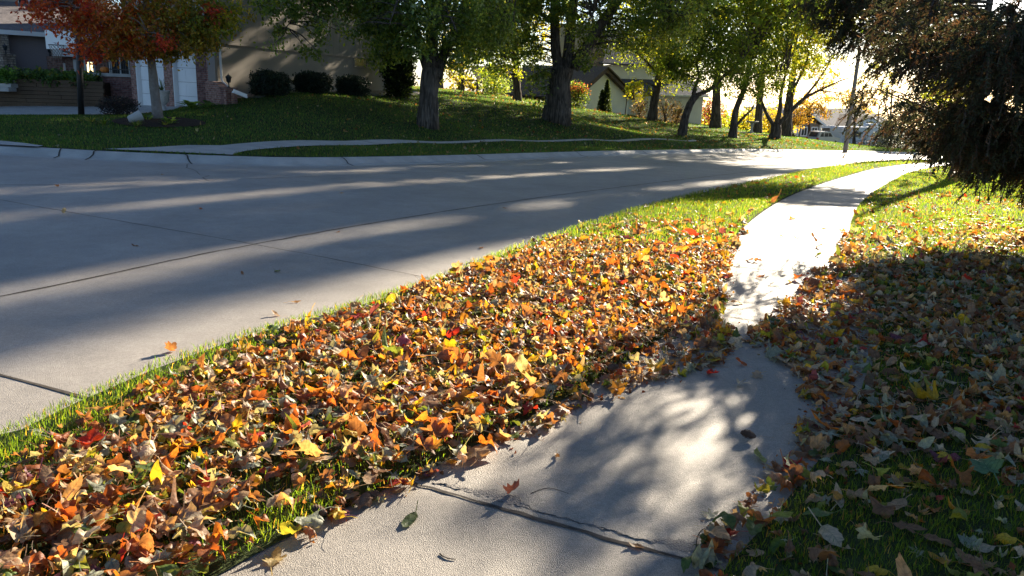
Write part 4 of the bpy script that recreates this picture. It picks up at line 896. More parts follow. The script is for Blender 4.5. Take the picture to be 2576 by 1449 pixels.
shrub('ivy_shrub', 'tall dark leafy shrub between the grey wall and the big maple trunk', 1003, 236, 40, 40, 68, 6500, DARK+[((.05, .08, .02), 2.2)], .15, power=2.3)
b = g_b(1302, 252, 55)
UP['next'] = (9, 29, 8.5, 12000, 1)
tree('tree', 'slim dark tree between the two big maples, in front of the shed', b, [([b, *LP([(1299, 200, 55), (1296, 120, 55), (1290, 30, 55), (1286, -120, 55)])], .28, .10), (LP([(1296, 150, 55), (1260, 90, 55), (1230, 60, 55)]), .08, .02)],
     [blob(1270, 60, 56, 80, 70, 1700), blob(1310, 130, 56, 55, 50, 800), blob(1255, 175, 54, 60, 24, 420), blob(1225, 150, 56, 45, 50, 600), blob(1290, -60, 56, 120, 80, 2200), blob(1220, 60, 50, 70, 60, 3000), blob(1240, -40, 50, 90, 60, 3000), blob(1185, 110, 50, 40, 40, 1000)], YGREEN+GREEN, .2, dens=1.4)
shrub('shrub', 'loose green shrub in front of the beige shed', 1245, 253, 58, 42, 26, 1500, GREEN+MAPLE, .14, power=2)
b = g_b(1640, 303, 60)
UP['next'] = (10.5, 26, 7.2, 9500, 0)
tree('tree', 'upright dark trunk in front of the white house wing', b, [([b, *LP([(1645, 260, 60), (1655, 210, 60), (1662, 150, 60), (1668, 60, 60), (1670, -80, 60)])], .34, .10), (LP([(1658, 190, 60), (1610, 140, 60), (1570, 120, 60)]), .1, .02), (LP([(1662, 150, 60), (1720, 100, 60), (1760, 60, 60)]), .1, .02)],
     [blob(1640, 120, 60, 90, 60, 2000), blob(1690, 90, 60, 90, 80, 2200), blob(1610, 225, 58.5, 38, 18, 320, YGREEN), blob(1700, 180, 60, 60, 50, 900), blob(1660, 0, 60, 140, 90, 3000)], GREEN+YGREEN, .2, dens=1.45)
b = g_b(1716, 338, 52)
lean = [([b, *LP([(1722, 300, 52), (1736, 262, 52), (1752, 240, 52)])], .27, .22), (LP([(1742, 255, 52), (1748, 220, 52), (1758, 195, 52), (1752, 160, 52)]), .15, .05), (LP([(1752, 240, 52), (1790, 222, 52), (1822, 190, 52), (1850, 165, 52), (1890, 120, 52)]), .15, .05), (LP([(1758, 200, 52), (1720, 185, 51.6), (1680, 172, 51.4)]), .06, .02), (LP([(1752, 160, 52), (1770, 100, 52), (1780, 20, 52)]), .08, .02), (LP([(1822, 190, 52), (1860, 185, 51.4), (1900, 190, 51)]), .06, .02)]
UP['next'] = (10.5, 23, 6.0, 7500, 1)
tree('crabapple_tree', 'leaning forked crabapple, leftmost of the kerbside trees', b, lean, [blob(1740, 150, 51.5, 85, 60, 2600), blob(1690, 175, 51, 45, 28, 500), blob(1820, 130, 52, 80, 60, 2200), blob(1780, 70, 52, 110, 60, 2600), blob(1860, 180, 51, 45, 28, 500), blob(1800, 210, 52, 40, 16, 260), blob(1760, 10, 52, 120, 50, 2000)], GREEN+[((.13, .17, .025), 2)], .17, dens=1.45)
b = g_b(1843, 347, 57)
UP['next'] = (10.5, 23, 6.0, 7500, 1)
tree('crabapple_tree', 'curved crabapple with a low side limb, second of the kerbside trees', b, [([b, *LP([(1846, 310, 57), (1852, 275, 57), (1866, 240, 57), (1880, 200, 57), (1890, 150, 57)])], .28, .08), (LP([(1848, 322, 57), (1868, 298, 57), (1892, 275, 57)]), .12, .06), (LP([(1880, 200, 57), (1930, 180, 57), (1980, 175, 57)]), .08, .02), (LP([(1870, 230, 57), (1840, 205, 57)]), .07, .02)],
     [blob(1880, 160, 57, 80, 60, 1900), blob(1860, 215, 57, 50, 30, 600), blob(1920, 215, 57, 60, 36, 800), blob(1900, 80, 57, 110, 70, 2800), blob(1900, 0, 57, 120, 60, 2200)], GREEN+[((.15, .19, .025), 2)], .18, dens=1.45)
b = g_b(1948, 349, 62)
UP['next'] = (11, 23, 6.0, 7500, 0)
tree('crabapple_tree', 'crabapple with three spreading limbs, nearest the utility pole', b, [([b, *LP([(1951, 330, 62), (1953, 312, 62)])], .40, .34), (LP([(1948, 318, 62), (1930, 290, 62), (1919, 262, 62), (1905, 220, 62)]), .17, .06), (LP([(1953, 312, 62), (1962, 275, 62), (1966, 230, 62), (1985, 150, 62)]), .2, .05), (LP([(1958, 312, 62), (1985, 285, 62), (2020, 250, 62), (2060, 228, 62), (2110, 205, 62), (2140, 195, 62)]), .2, .03), (LP([(2020, 250, 62), (2060, 200, 62), (2090, 150, 62), (2110, 100, 62)]), .11, .02), (LP([(2060, 228, 62), (2100, 232, 61.5), (2135, 240, 61)]), .06, .015), (LP([(1985, 280, 62), (2000, 220, 62), (2030, 150, 62), (2040, 60, 62)]), .14, .03)],
     [blob(1980, 130, 62, 90, 70, 2600), blob(2050, 110, 62, 60, 80, 1600, YGREEN), blob(1960, 200, 62, 50, 40, 450), blob(2040, 190, 62, 60, 30, 420, AMBER+GREEN), blob(2000, 40, 62, 120, 60, 2800, YGREEN+GREEN), blob(2080, 40, 62, 60, 70, 1600, YGREEN), blob(2095, 170, 62, 36, 50, 200, AMBER+YGREEN), blob(1990, -60, 62, 150, 70, 2400)], GREEN+YGREEN, .19, dens=1.45)
for (u, v, Y, top_, r, lb, bl_, pal) in ((1799, 327, 75, (1806, 150), .50, 'thick dark trunk behind the second crabapple', [(1810, 150, 90, 60, 1400), (1830, 60, 110, 60, 1500)], GREEN), (1905, 333, 74, (1918, 170), .40, 'dark trunk behind the bird bath', [(1920, 120, 80, 70, 1500), (1940, 30, 100, 50, 1200)], GREEN+YGREEN), (1975, 340, 76, (1996, 180), .52, 'dark leaning trunk right behind the three-limbed crabapple', [(2000, 130, 80, 60, 1300), (2030, 40, 90, 60, 1400)], YGREEN)):
    b = g_b(u, v, Y); tree('tree', lb, b, [([b, P(u*.6+top_[0]*.4, v*.6+top_[1]*.4, Y), P(*top_, Y)], r, r*.5), ([P(*top_, Y), P(top_[0]+10, top_[1]-120, Y)], r*.5, .08)], [blob(q[0], q[1], Y, q[2], q[3], q[4]) for q in bl_], pal, .22)
shrub('shrub', 'dark shrub with a reddish top beside the thick flared trunk', 1447, 281, 62, 32, 32, 2600, GREEN+DARK, .13, power=2.6)
mb = MB(); c = P(1452, 222, 62); n = 500; leaf_quads(mb, c+RG.normal(0, 1, (n, 3))*np.array([.42, .4, .22]), .13, pick([((.30, .06, .05), 2), ((.20, .08, .06), 2)], n)*RG.uniform(.6, 1.3, (n, 1))); r_ = [o for o in COL.objects if o.get('label') == 'dark shrub with a reddish top beside the thick flared trunk'][0]; mb.build('red_foliage', 'foliage', r_)
b = GB(1521, 286, 66); t = thing('arborvitae', b, 'narrow dark double-tipped arborvitae against the white gable', 'conifer'); mb = MB()
for (du, h_, r_, n) in ((2, 2.55, .50, 2600), (-9, 1.75, .42, 1500)):
    z = RG.uniform(0, 1, n); a = RG.uniform(0, 2*PI, n); rr = r_*(1-z)**.7*RG.uniform(.5, 1.05, n)
    leaf_quads(mb, b+np.column_stack([du*66/F+rr*np.cos(a), rr*np.sin(a), z*h_]), .14, pick(DARK, n)*RG.uniform(.6, 1.5, (n, 1)), -1.2)
mb.build('foliage', 'foliage', t); mb = MB(); tube(mb, [b-[0, 0, .1], b+[0, 0, 1.6]], .05, 6); mb.build('stem', 'bark', t)
for i, (u, v, Y, ru, rv) in enumerate(((1608, 307, 63, 22, 28), (1672, 320, 62, 36, 34), (1700, 322, 60, 22, 28))):
    t = shrub('hydrangea', ['sparse dried hydrangea at the white house corner downspout', 'wide dried hydrangea with dead flower heads under the white eave', 'dried hydrangea beside the leaning crabapple'][i], u, v, Y, ru, rv, 700, BROWNS, .13, stems=16, group='dried hydrangeas along the white house')
shrub('shrub', 'dark red shrub at the end of the white house', 1790, 322, 82, 32, 36, 1700, [((.12, .03, .025), 3), ((.20, .06, .03), 1.5), ((.05, .025, .02), 2)], .17)
shrub('shrub', 'bright yellow-green shrub behind the second crabapple', 1870, 330, 84, 40, 30, 1500, YELL+YGREEN, .18)
shrub('shrub', 'glowing yellow shrub between the crabapple limbs', 1935, 336, 88, 26, 34, 1200, YELL, .18)
shrub('shrub', 'low pale green shrub beside the dark red shrub', 1812, 326, 80, 20, 14, 500, YGREEN, .14)
shrub('shrub', 'small dark dome shrub in front of the white garage doors', 1992, 343, 96, 10, 7, 500, DARK, .12)
for i, (u, v, Y, bls, pal, lb) in enumerate(((2036, 345, 100, [(2035, 275, 62, 34, 1500), (2010, 300, 34, 24, 500), (2060, 250, 40, 24, 500)], AMBER, 'amber-leaved tree in front of the tan house, left of the pole'), (2150, 350, 104, [(2120, 250, 40, 26, 480), (2170, 262, 36, 22, 320), (2150, 225, 60, 40, 700)], AMBER+OLIVE, 'thin amber-leaved tree behind the utility pole'),
    (2240, 352, 118, [(2210, 215, 50, 34, 500), (2250, 180, 60, 50, 700), (2200, 165, 40, 40, 400)], OLIVE+YGREEN, 'pale olive tree far behind the camper'))):
    b = g_b(u, v, Y); tree('tree', lb, b, [([b, P(u, v-50, Y), P(u+4, bls[0][1], Y)], .22, .06)]+[([P(u, v-45, Y), P(q[0], q[1], Y)], .08, .02) for q in bls], [blob(q[0], q[1], Y, q[2], q[3], q[4]) for q in bls], pal, .28)
for i, (u, v, Y, bls, pal, lb) in enumerate(((1160, 250, 76, [(1155, 190, 40, 50, 1100), (1170, 120, 60, 50, 1000), (1185, 225, 26, 24, 420)], YELL+YGREEN, 'bright yellow-green tree glowing behind the big forked maple'), (1110, 240, 90, [(1120, 60, 80, 70, 1300), (1200, 40, 80, 70, 1300)], YGREEN+YELL, 'tall yellow tree far behind the grey house end'), (1400, 240, 100, [(1420, 100, 120, 60, 1300), (1340, 60, 90, 60, 900)], YGREEN+AMBER, 'sunlit yellow-green tree far behind the largest maple'))):
    b = g_b(u, v, Y); tree('tree', lb, b, [([b, P(u, v-60, Y), P(bls[0][0], bls[0][1], Y)], .3, .1)], [blob(q[0], q[1], Y, q[2], q[3], q[4]) for q in bls], pal, .26)
# far-off wood behind the gardens
mb = MB(); n_ = 0
for u in range(1030, 1990, 22):
    Y = RG.uniform(112, 150); hgt = RG.uniform(25, 62); top_v = 322-(u-1030)*.015-hgt+(u > 1600)*22; c = P(u, top_v+hgt*.5, Y); n = 330; s_ = Y/F
    pal = [OLIVE+YELL, YGREEN, GREEN+YGREEN, OLIVE+GREEN][RG.integers(0, 4)]
    leaf_quads(mb, c+RG.normal(0, 1, (n, 3))*np.array([15*s_, 1.5, hgt*.33*s_]), .55*RG.uniform(.6, 1.3, n), pick(pal, n)*RG.uniform(.6, 1.3, (n, 1)), .4, .8)
tag(mb.build('treeline', 'foliage', loc=(0, 0, 0)), 'far-off autumn wood glimpsed between the trunks behind the gardens', 'wood', kind='stuff')
# trees beyond the spruce on the right of the street
for i, (u, v, Y, bls, pal, lb) in enumerate(((2420, 372, 62, [(2400, 220, 60, 60, 2000), (2450, 150, 80, 60, 2000), (2440, 270, 50, 30, 500)], YGREEN, 'yellow-green maple seen through the spruce boughs'), (2590, 372, 58, [(2580, 190, 60, 60, 1400), (2600, 240, 40, 40, 700)], YGREEN+GREEN, 'green maple at the right picture edge behind the spruce'))):
    b = g_b(u, v, Y); tree('maple_tree', lb, b, [([b, P(u, v-80, Y), P(bls[0][0], bls[0][1], Y), P(bls[0][0]+10, bls[0][1]-120, Y)], .26, .06)], [blob(q[0], q[1], Y, q[2], q[3], q[4]) for q in bls], pal, .22)
# ------------------------------------------------------------------ street furniture and vehicles far down the street
b = gbase(2126, 379, 60); t = thing('utility_pole', b, 'tall grey wooden utility pole on the bright lawn beside the camper', 'pole')
mb = MB(); tp = P(2163, 120, 60.5); n = 9; f = np.linspace(0, 1, n)[:, None]
tube(mb, (b-[0, 0, .3])*(1-f)+tp*f, np.linspace(.17, .125, n), 14); mb.build('shaft', 'pole', t, True)
mb = MB(); lathe(mb, [(.13, 0), (.12, .06), (.02, .1)], tp, 12); mb.build('cap', 'metal', t)
b = gbase(2208, 372, 92); t = thing('sign_pole', b, 'thin grey metal pole standing before the right end of the camper', 'pole'); mb = MB(); tube(mb, [b, P(2213, 305, 92)], .06, 8); mb.build('shaft', 'metal', t)
mb = MB(); lathe(mb, [(.07, 0), (.07, .05), (.01, .07)], P(2213, 305, 92), 8); mb.build('cap', 'metal', t)
# camper
V_ = Frame(pt2(2135, 104), pt2(2222, 107)); zb_ = az(V_, 2170, 372); zt_ = az(V_, 2170, 320); L_ = V_.L; h = zt_-zb_
t = thing('camper', [*V_.W(L_/2, -1, 0)[:2], zb_], 'white travel camper with a dark side window parked behind the utility pole', 'camper')
mb = MB(); V_.poly(mb, [(0, zb_+.55), (L_, zb_+.45), (L_, zt_-.12), (L_-.15, zt_), (.25, zt_), (0, zt_-.25)], -2.3, 0); body = mb.build('shell', 'rv', t)
mb = MB(); ra = ax(V_, 2141); rb_ = ax(V_, 2150)
V_.poly(mb, [(ax(V_, 2132), zb_+.62), (ra, zb_+.62), (ax(V_, 2138), az(V_, 2138, 352)), (rb_, az(V_, 2150, 326)), (rb_, zt_-.15), (ax(V_, 2136), zt_-.22)], .0, .03); mb.build('front_cap', 'rv', t)
mb = MB(); V_.poly(mb, [(ra, zb_+.2), (L_, zb_+.2), (L_, zb_+.6), (ra+.1, zb_+.6)], -.1, .05); mb.build('skirt', 'metal', t)
w0, w1, y0, y1 = ax(V_, 2164), ax(V_, 2186), az(V_, 2175, 345), az(V_, 2175, 331)
mb = MB(); V_.poly(mb, [(w0, y0+.06), (w0+.06, y0), (w1-.06, y0), (w1, y0+.06), (w1, y1-.06), (w1-.06, y1), (w0+.06, y1), (w0, y1-.06)], .005, .035); f_ = mb.build('window', 'rvgraphic', t)
mb = MB()
for k in range(3): a0 = w0+.1+k*(w1-w0-.2)/3; V_.box(mb, a0+.02, a0+(w1-w0-.2)/3-.02, .036, .04, y0+.1, y1-.1)
mb.build('panes', 'glass', f_)
mb = MB()
for (pp) in ([(2158, 364), (2176, 353), (2192, 350), (2172, 356), (2174, 364)], [(2150, 355), (2176, 350.5), (2196, 347.5), (2176, 352), (2151, 356.5)]):
    V_.poly(mb, [V_.px(u, v) for u, v in pp], .005, .03)
V_.poly(mb, [V_.px(u, v) for u, v in [(2137, 345), (2143, 348), (2149, 348.5), (2143, 349.5)]], .032, .04); V_.poly(mb, [V_.px(u, v) for u, v in [(2138, 338), (2148, 337), (2148, 340), (2138, 341)]], .032, .036)
mb.build('graphic', 'rvgraphic', t)
mb = MB(); a0, a1_ = ax(V_, 2181, 320, -1), ax(V_, 2205, 320, -1); V_.poly(mb, [(a0-.15, zt_), (a1_, zt_), (a1_, zt_+.42), (a0+.1, zt_+.45), (a0-.1, zt_+.3)], -1.6, -.7); mb.build('air_conditioner', 'white', t)
for k in (0, 1):
    mb = MB(); a0 = ax(V_, 2168)+.95*k; c = V_.W(a0, -.1, zb_+.38); Rw = np.array([[V_.d[0], V_.d[1], 0], [0, 0, 1], [V_.n[0], V_.n[1], 0]])
    lathe(mb, [(.1, -.1), (.34, -.1), (.36, -.06), (.36, .06), (.34, .1), (.1, .1)], c, 18, axis=Rw); mb.build('wheel', 'tyre', t)
mb = MB(); c = V_.W(ax(V_, 2199), .25, zb_+.9)
for k in (0, .4): lathe(mb, [(.05, 0), (.16, .05), (.17, .5), (.1, .62), (.04, .68)], c+V_.d[0]*0+np.array([V_.d[0]*k, V_.d[1]*k, 0]), 12)
mb.build('gas_bottles', 'white', t)
mb = MB(); tube(mb, [V_.W(L_-.3, -.5, zb_+.45), V_.W(L_+1.4, -1.1, zb_+.5)], .06, 6); tube(mb, [V_.W(L_-.3, -1.7, zb_+.45), V_.W(L_+1.4, -1.1, zb_+.5)], .06, 6); tube(mb, [V_.W(L_+1.2, -1.1, zb_-.1), V_.W(L_+1.2, -1.1, zb_+1.0)], .05, 6); mb.build('tow_bar', 'iron', t)
# suv
S_ = Frame(pt2(2071, 98), pt2(2139, 101)); zg0 = az(S_, 2100, 368); t = thing('suv', [*S_.W(2, -1, 0)[:2], zg0], 'pale gold sport utility vehicle half hidden by the utility pole', 'suv')
X = lambda u, v: S_.px(u, v)
lowp = [(0.02, zg0+.45), (3.6, zg0+.42), (4.3, zg0+.5), (4.35, zg0+.95), (3.3, zg0+1.08), (0.12, zg0+1.1), (0, zg0+.8)]
mb = MB(); S_.poly(mb, lowp, -1.75, 0); mb.build('body', 'suv', t)
cab = [(.12, zg0+1.1), (3.3, zg0+1.08), (2.6, zg0+1.68), (2.2, zg0+1.76), (.62, zg0+1.78), (.42, zg0+1.7)]
mb = MB(); S_.poly(mb, cab, -1.62, -.12); mb.build('cabin', 'suv', t)
for (q0, q1, q2, q3) in ((.55, .75, 1.15, 1.2), (1.35, 1.38, 2.05, 2.05), (2.15, 2.15, 2.5, 2.95), ):
    mb = MB(); S_.poly(mb, [(q0, zg0+1.16), (q3, zg0+1.16), (q2, zg0+1.62), (q1, zg0+1.62)], -.12, -.105); mb.build('side_window', 'glass', t)
mb = MB(); V = [S_.W(.10, -.3, zg0+1.14), S_.W(.10, -1.45, zg0+1.14), S_.W(.41, -1.4, zg0+1.66), S_.W(.41, -.35, zg0+1.66)]; nn = np.array([*(-S_.d), .3])*.02; mb.add([v+nn*.0 for v in V]+[v+nn for v in V], [BOXF]); mb.build('rear_window', 'glass', t)
for bb_ in (-.22, -1.72): mb = MB(); S_.box(mb, -.03, .12, bb_, bb_+.2+.025, zg0+.72, zg0+1.05); mb.build('tail_light', 'red', t)
mb = MB(); S_.box(mb, -.12, .1, -1.72, -.03, zg0+.42, zg0+.62); mb.build('bumper', 'iron', t)
for bb_ in (-.3, -1.4): mb = MB(); tube(mb, [S_.W(.6, bb_, zg0+1.80), S_.W(.8, bb_, zg0+1.86), S_.W(2.1, bb_, zg0+1.86), S_.W(2.3, bb_, zg0+1.77)], .025, 6); mb.build('roof_rail', 'iron', t)
for a0 in (.85, 3.4):
    for bb_ in (-.1, -1.65):
        mb = MB(); Rw = np.array([[S_.d[0], S_.d[1], 0], [0, 0, 1], [S_.n[0], S_.n[1], 0]]); lathe(mb, [(.1, -.1), (.33, -.11), (.36, -.06), (.36, .06), (.33, .12), (.2, .13)], S_.W(a0, bb_, zg0+.36), 18, axis=Rw); wl = mb.build('wheel', 'tyre', t)
        mb = MB(); lathe(mb, [(.02, .12), (.2, .135), (.21, .10)], S_.W(a0, bb_, zg0+.36), 14, axis=Rw); mb.build('rim', 'metal', wl)
# yard things behind the crabapples
b = gbase(1890, 331, 72); t = thing('bird_bath', b, 'pale stone bird bath behind the second crabapple', 'bird bath')
mb = MB(); s_ = 1.15; lathe(mb, [(.24, 0), (.24, .05), (.14, .12), (.10, .3), (.11, .6), (.17, .8), (.19, .83)], b, 16); mb.build('pedestal', 'urn', t, True)
mb = MB(); lathe(mb, [(.1, .83), (.35, .9), (.52, .98), (.54, 1.03), (.50, 1.02), (.3, .95), (.001, .93)], b, 20); mb.build('basin', 'urn', t, True)
b = gbase(1878, 333, 71); t = thing('feeder_pole', b, 'thin dark feeder pole next to the bird bath', 'pole'); mb = MB(); tube(mb, [b-[0, 0, .1], b+[0, 0, 2.3], b+[.06, 0, 2.4], b+[.2, 0, 2.42], b+[.26, 0, 2.3]], .03, 6); mb.build('shaft', 'iron', t)
mb = MB(); lathe(mb, [(.02, 0), (.07, .02), (.07, .2), (.1, .21), (.01, .3)], b+[.26, 0, 2.0], 10); mb.build('feeder', 'iron', t)
b = gbase(1161, 246, 54); t = thing('garden_frame', b, 'dark metal garden frame with a top bar on the lawn crest behind the big maple', 'frame'); mb = MB()
p0, p1 = P(1163, 201, 54), P(1200, 202, 54); tube(mb, [p0, p1], .045, 6); mb.build('top_bar', 'iron', t)
for (u0, u1, v1) in ((1163, 1158, 247), (1163, 1167, 246), (1200, 1204, 250), (1200, 1198, 246)): mb = MB(); tube(mb, [P(u0, 201, 54), P(u1, v1, 54)], .04, 6); mb.build('leg', 'iron', t)
# dark spruce far off beside the camper
def spruce_far(name, label, u, v, Y, ru, hv, n, pal, group=None):
    b = gbase(u, v, Y); s = Y/F; H_ = hv*s; R = ru*s; t = thing(name, b, label, 'spruce', group); mb = MB(); tube(mb, [b-[0, 0, .2], b+[0, 0, H_*.97]], [.02*H_+.05, .03], 8); mb.build('trunk', 'bark', t)
    m = n//30; z = RG.uniform(0, 1, m)**1.3; a = RG.uniform(0, 2*PI, m); lay = np.floor(z*14)/14; rr = R*(1-lay)**.85*RG.uniform(.35, 1.08, m)+.1
    cc = b+np.column_stack([rr*np.cos(a), rr*np.sin(a), z*H_+.15-rr*.12]); k = RG.integers(0, m, n)
    p = cc[k]+RG.normal(0, 1, (n, 3))*np.array([.28, .28, .10])*(R/3+.3); p[:, 2] = np.maximum(p[:, 2], b[2]+.05)
    cm = MB(); leaf_quads(cm, p, .34*RG.uniform(.5, 1.3, n)*(Y/90)**.5, pick(pal, n)*RG.uniform(.5, 1.5, (n, 1)), .7, .4); cm.build('crown', 'needle', t); return t
SPR = [((.022, .030, .024), 3), ((.035, .045, .030), 2), ((.016, .02, .016), 2)]
spruce_far('spruce_tree', 'dark blue spruce spreading to the ground right of the camper', 2300, 392, 82, 112, 185, 9000, SPR)
# ------------------------------------------------------------------ gaps cut into the foliage so the sun lands on chosen ground
_sa, _ca, _te = math.sin(SUN_AZ), math.cos(SUN_AZ), math.tan(SUN_EL)
def landing(p):
    x, y, z = p[:, 0], p[:, 1], p[:, 2]; k = np.full(len(p), 0.0)
    for _ in range(4): k = (z-ramp(x-k*_sa, y-k*_ca))/_te
    return x-k*_sa, y-k*_ca
LITP = [np.array(q) for q in (
    [(-.6, 2.7), (-.1, 3.35), (.41, 4.05), (.75, 4.5), (1.0, 4.45), (.84, 4.0), (.42, 3.45), (.0, 2.75)],
    [(.80, 4.2), (1.15, 4.3), (1.30, 3.95), (1.08, 3.3), (.74, 2.55), (.30, 2.45), (.55, 3.2)],
    [(1.3, 5.4), (2.3, 5.5), (3.3, 7.0), (2.4, 7.2)], [(2.1, 8.0), (4.0, 7.6), (6.5, 12.5), (9, 18), (6, 18), (3, 11)], [(2.9, 5.0), (3.25, 5.0), (3.4, 5.6), (3.0, 5.6)])]
VERGE = np.concatenate([vl[(vl[:, 1] > 1.5) & (vl[:, 1] < 30)][::3], vr[(vl[:, 1] > 1.5) & (vl[:, 1] < 30)][::-3]])
def noise3(x, y): return np.sin(x*2.1+y*.6+.5)*np.cos(y*1.3-x*.4)+.4*np.sin(x*4.3-y*2.2)
def shaded(p, rg, soft=.10):
    """True for foliage that may stay"""
    x, y = landing(p); x = x+rg.normal(0, soft, len(x)); y = y+rg.normal(0, soft, len(y))
    lit = inside(x, y, VERGE) & ~((y > 13.6) & (y < 14.8))
    for q in LITP: lit |= inside(x, y, q)
    lit |= inside(x, y, WALK) & (y > 7.4) & (y < 50) & ~((y < 9.6) & (np.abs(x-(.55*y-1.55)) < .42) & (rg.uniform(0, 1, len(x)) < .6))
    xr_ = np.interp(y, WR[:, 1], WR[:, 0]); lit |= (x > xr_) & (x < xr_+2.2+.12*y) & (y > 8.5) & (y < 40) & (noise3(x, y) > -.25)
    near_road = inside(x, y, ROAD) & (y < 26); pr = x*_ca-y*_sa
    for lo_, hi_ in ((-5.0, 0), (-6.85, -6.15), (-10.35, -9.5), (-12.6, -11.6), (-14.2, -13.7)): lit |= near_road & (pr > lo_) & (pr < hi_)
    for lo_, hi_ in ((-5.8, -5.62), (-7.65, -7.4), (-8.75, -8.4), (-11.1, -10.8), (-13.2, -12.95), (-15.4, -14.9)): lit |= near_road & (pr > lo_) & (pr < hi_) & (rg.uniform(0, 1, len(x)) < .75)
    return ~lit | (rg.uniform(0, 1, len(x)) < np.where(y > 8.5, .03, .0))
# ------------------------------------------------------------------ the spruces on the right
def spruce(label, base, height, seed, Rf, hero, zrest, scale=1.0, hang=1.0, keepp=.12, nper=16):
    rg = np.random.default_rng(seed); t = thing('spruce_tree', base, label, 'spruce'); base = np.array(base)
    tm = MB(); zs_ = np.linspace(-.2, height, 16); tube(tm, base+np.column_stack([.06*np.sin(zs_), .05*np.cos(zs_*.8), zs_]), np.linspace(.30, .02, 16)+.10*np.exp(-zs_.clip(0)/.4), 12, rough=.06); tm.build('trunk', 'bark', t, True)
    bm_, nm_ = MB(), MB(); C0, D0, HF = [], [], []
    boughs = []
    for (u, v, Y, m_) in hero:
        for q in range(m_):
            tip = P(u+rg.normal(0, 14 if q else 0), v+rg.normal(0, 12 if q else 0), Y+(rg.uniform(-.5, .9) if q else 0)); L = np.hypot(*(tip-base)[:2])
            boughs.append((tip, L, base+np.array([0, 0, tip[2]-base[2]+rg.uniform(.0, .05)*L+.05]), True))
    z = zrest
    while z < height-.4:
        for q in range(7):
            a = rg.uniform(0, 2*PI); L = Rf(z)*rg.uniform(.74, 1.08); r0 = base+[0, 0, z+rg.uniform(-.2, .2)]
            boughs.append((r0+np.array([math.cos(a)*L, math.sin(a)*L, -.08*L]), L, r0, False))
        z += .48
    for q in range(22):
        a = rg.uniform(-PI*.42, PI*.62); L = rg.uniform(3.5, 5.0); r0 = base+[0, 0, rg.uniform(1.2, zrest)]; boughs.append((r0+np.array([math.cos(a)*L, math.sin(a)*L, -.12*L]), L, r0, False))
    for tip, L, r0, hr in boughs:
        dv = tip-r0; dr = unit(np.array([dv[0], dv[1], 0.0])); sv = np.array([-dr[1], dr[0], 0]); tt = np.linspace(0, 1, 12)
        path = r0+np.outer(tt, dv)-np.outer(np.sin(tt*PI)*.05*L-.03*L*np.sin(tt*2*PI), [0, 0, 1])+np.outer(rg.normal(0, .04)*L*np.sin(tt*PI), sv)
        if not hr:
            gx_, gy_ = landing(path); hit = inside(gx_, gy_, VERGE) & (gy_ < 14)
            for q in LITP: hit |= inside(gx_, gy_, q)
            if hit.any():
                n_ = int(np.argmax(hit))
                if n_ < 4: continue
                path = path[:n_]; tip = path[-1]
        tube(bm_, path, np.linspace(.014+.006*L, .006, len(path)), 5, cap=False); npt = len(path)
        nt_ = int(L*(12 if hr else 13)*(.7 if scale > 1 else 1))
        for w_ in range(nt_):
            f = 1-(1-.12)*rg.uniform(0, 1)**1.5*(1 if hr else .9); i = f*(npt-1); i0 = min(int(i), npt-2); p0 = path[i0]+(path[i0+1]-path[i0])*(i-i0)
            sg = rg.choice([-1, 1]); tl = (L*(.05+.13*(1-f))*rg.uniform(.6, 1.3)+.16)*(1 if hr else 1.4)
            d0 = unit(dr*rg.uniform(.5, 1.0)+sv*sg*rg.uniform(.2, 1.0)+np.array([0, 0, rg.uniform(-.35, .15)]))
            ns = max(2, int(tl/.14)+1); s = np.linspace(0, 1, ns+1)
            tw = p0+np.outer(s*tl, d0)+np.outer(-s**2*tl*rg.uniform(.15, .7), [0, 0, 1]); C0.append(tw[:-1]); D0.append(tw[1:]-tw[:-1]); HF.append(np.full(ns, hr))
            for h in range(rg.integers(1, 4) if hr else 1):
                k = rg.integers(0, ns+1); hl = rg.uniform(.10, .50)*hang*(.45+.55*(1-f)+.25*(rg.uniform() < .2)); e = tw[k]; hd = unit(np.array([*rg.normal(0, .22, 2), -1])+d0*.45); m_ = max(1, int(hl/.14)); s2_ = np.linspace(0, hl, m_+1)
                hw = e+np.outer(s2_, hd); C0.append(hw[:-1]); D0.append(hw[1:]-hw[:-1]); HF.append(np.full(m_, hr))
    C0 = np.concatenate(C0); D0 = np.concatenate(D0); HF = np.concatenate(HF); gx_, gy_ = landing(C0); kp = shaded(C0, rg, .09) | (HF & (rg.uniform(0, 1, len(C0)) < keepp) & ~(inside(gx_, gy_, VERGE) & (gy_ < 11))); C0, D0 = C0[kp], D0[kp]; m = len(C0)
    u_, v_, w_ = CX+F*((C0-ORG)@_rt)/((C0-ORG)@_fw), CY-F*((C0-ORG)@_up)/((C0-ORG)@_fw), (C0-ORG)@_fw
    seen = (u_ > 1850) & (u_ < 2750) & (v_ > -200) & (w_ > 1)
    per = np.where(seen, nper, 10); k = np.repeat(np.arange(m), per); n = len(k); big = np.where(seen, scale, 2.0)[k][:, None]
    ctr = C0[k]+D0[k]*rg.uniform(0, 1, (n, 1)); dd = unit(D0)[k]; rv_ = unit(np.cross(rg.normal(0, 1, (n, 3)), dd)); nd = unit(rv_+dd*.7); ln = rg.uniform(.03, .058, (n, 1))*big; wv = np.cross(nd, unit(rg.normal(0, 1, (n, 3))))
    wv = unit(wv)*.0065*big; V = np.stack([ctr-wv, ctr+wv, ctr+nd*ln], 1).reshape(-1, 3)
    shade = rg.uniform(.6, 1.5, (m, 1))[k]; col = np.where(rg.uniform(0, 1, (m, 1))[k] < .22, np.array([[.10, .055, .03]]), np.array([[.046, .056, .028]]))*shade
    nm_.add(V, [np.arange(3*n).reshape(n, 3)], np.repeat(col, 3, 0))
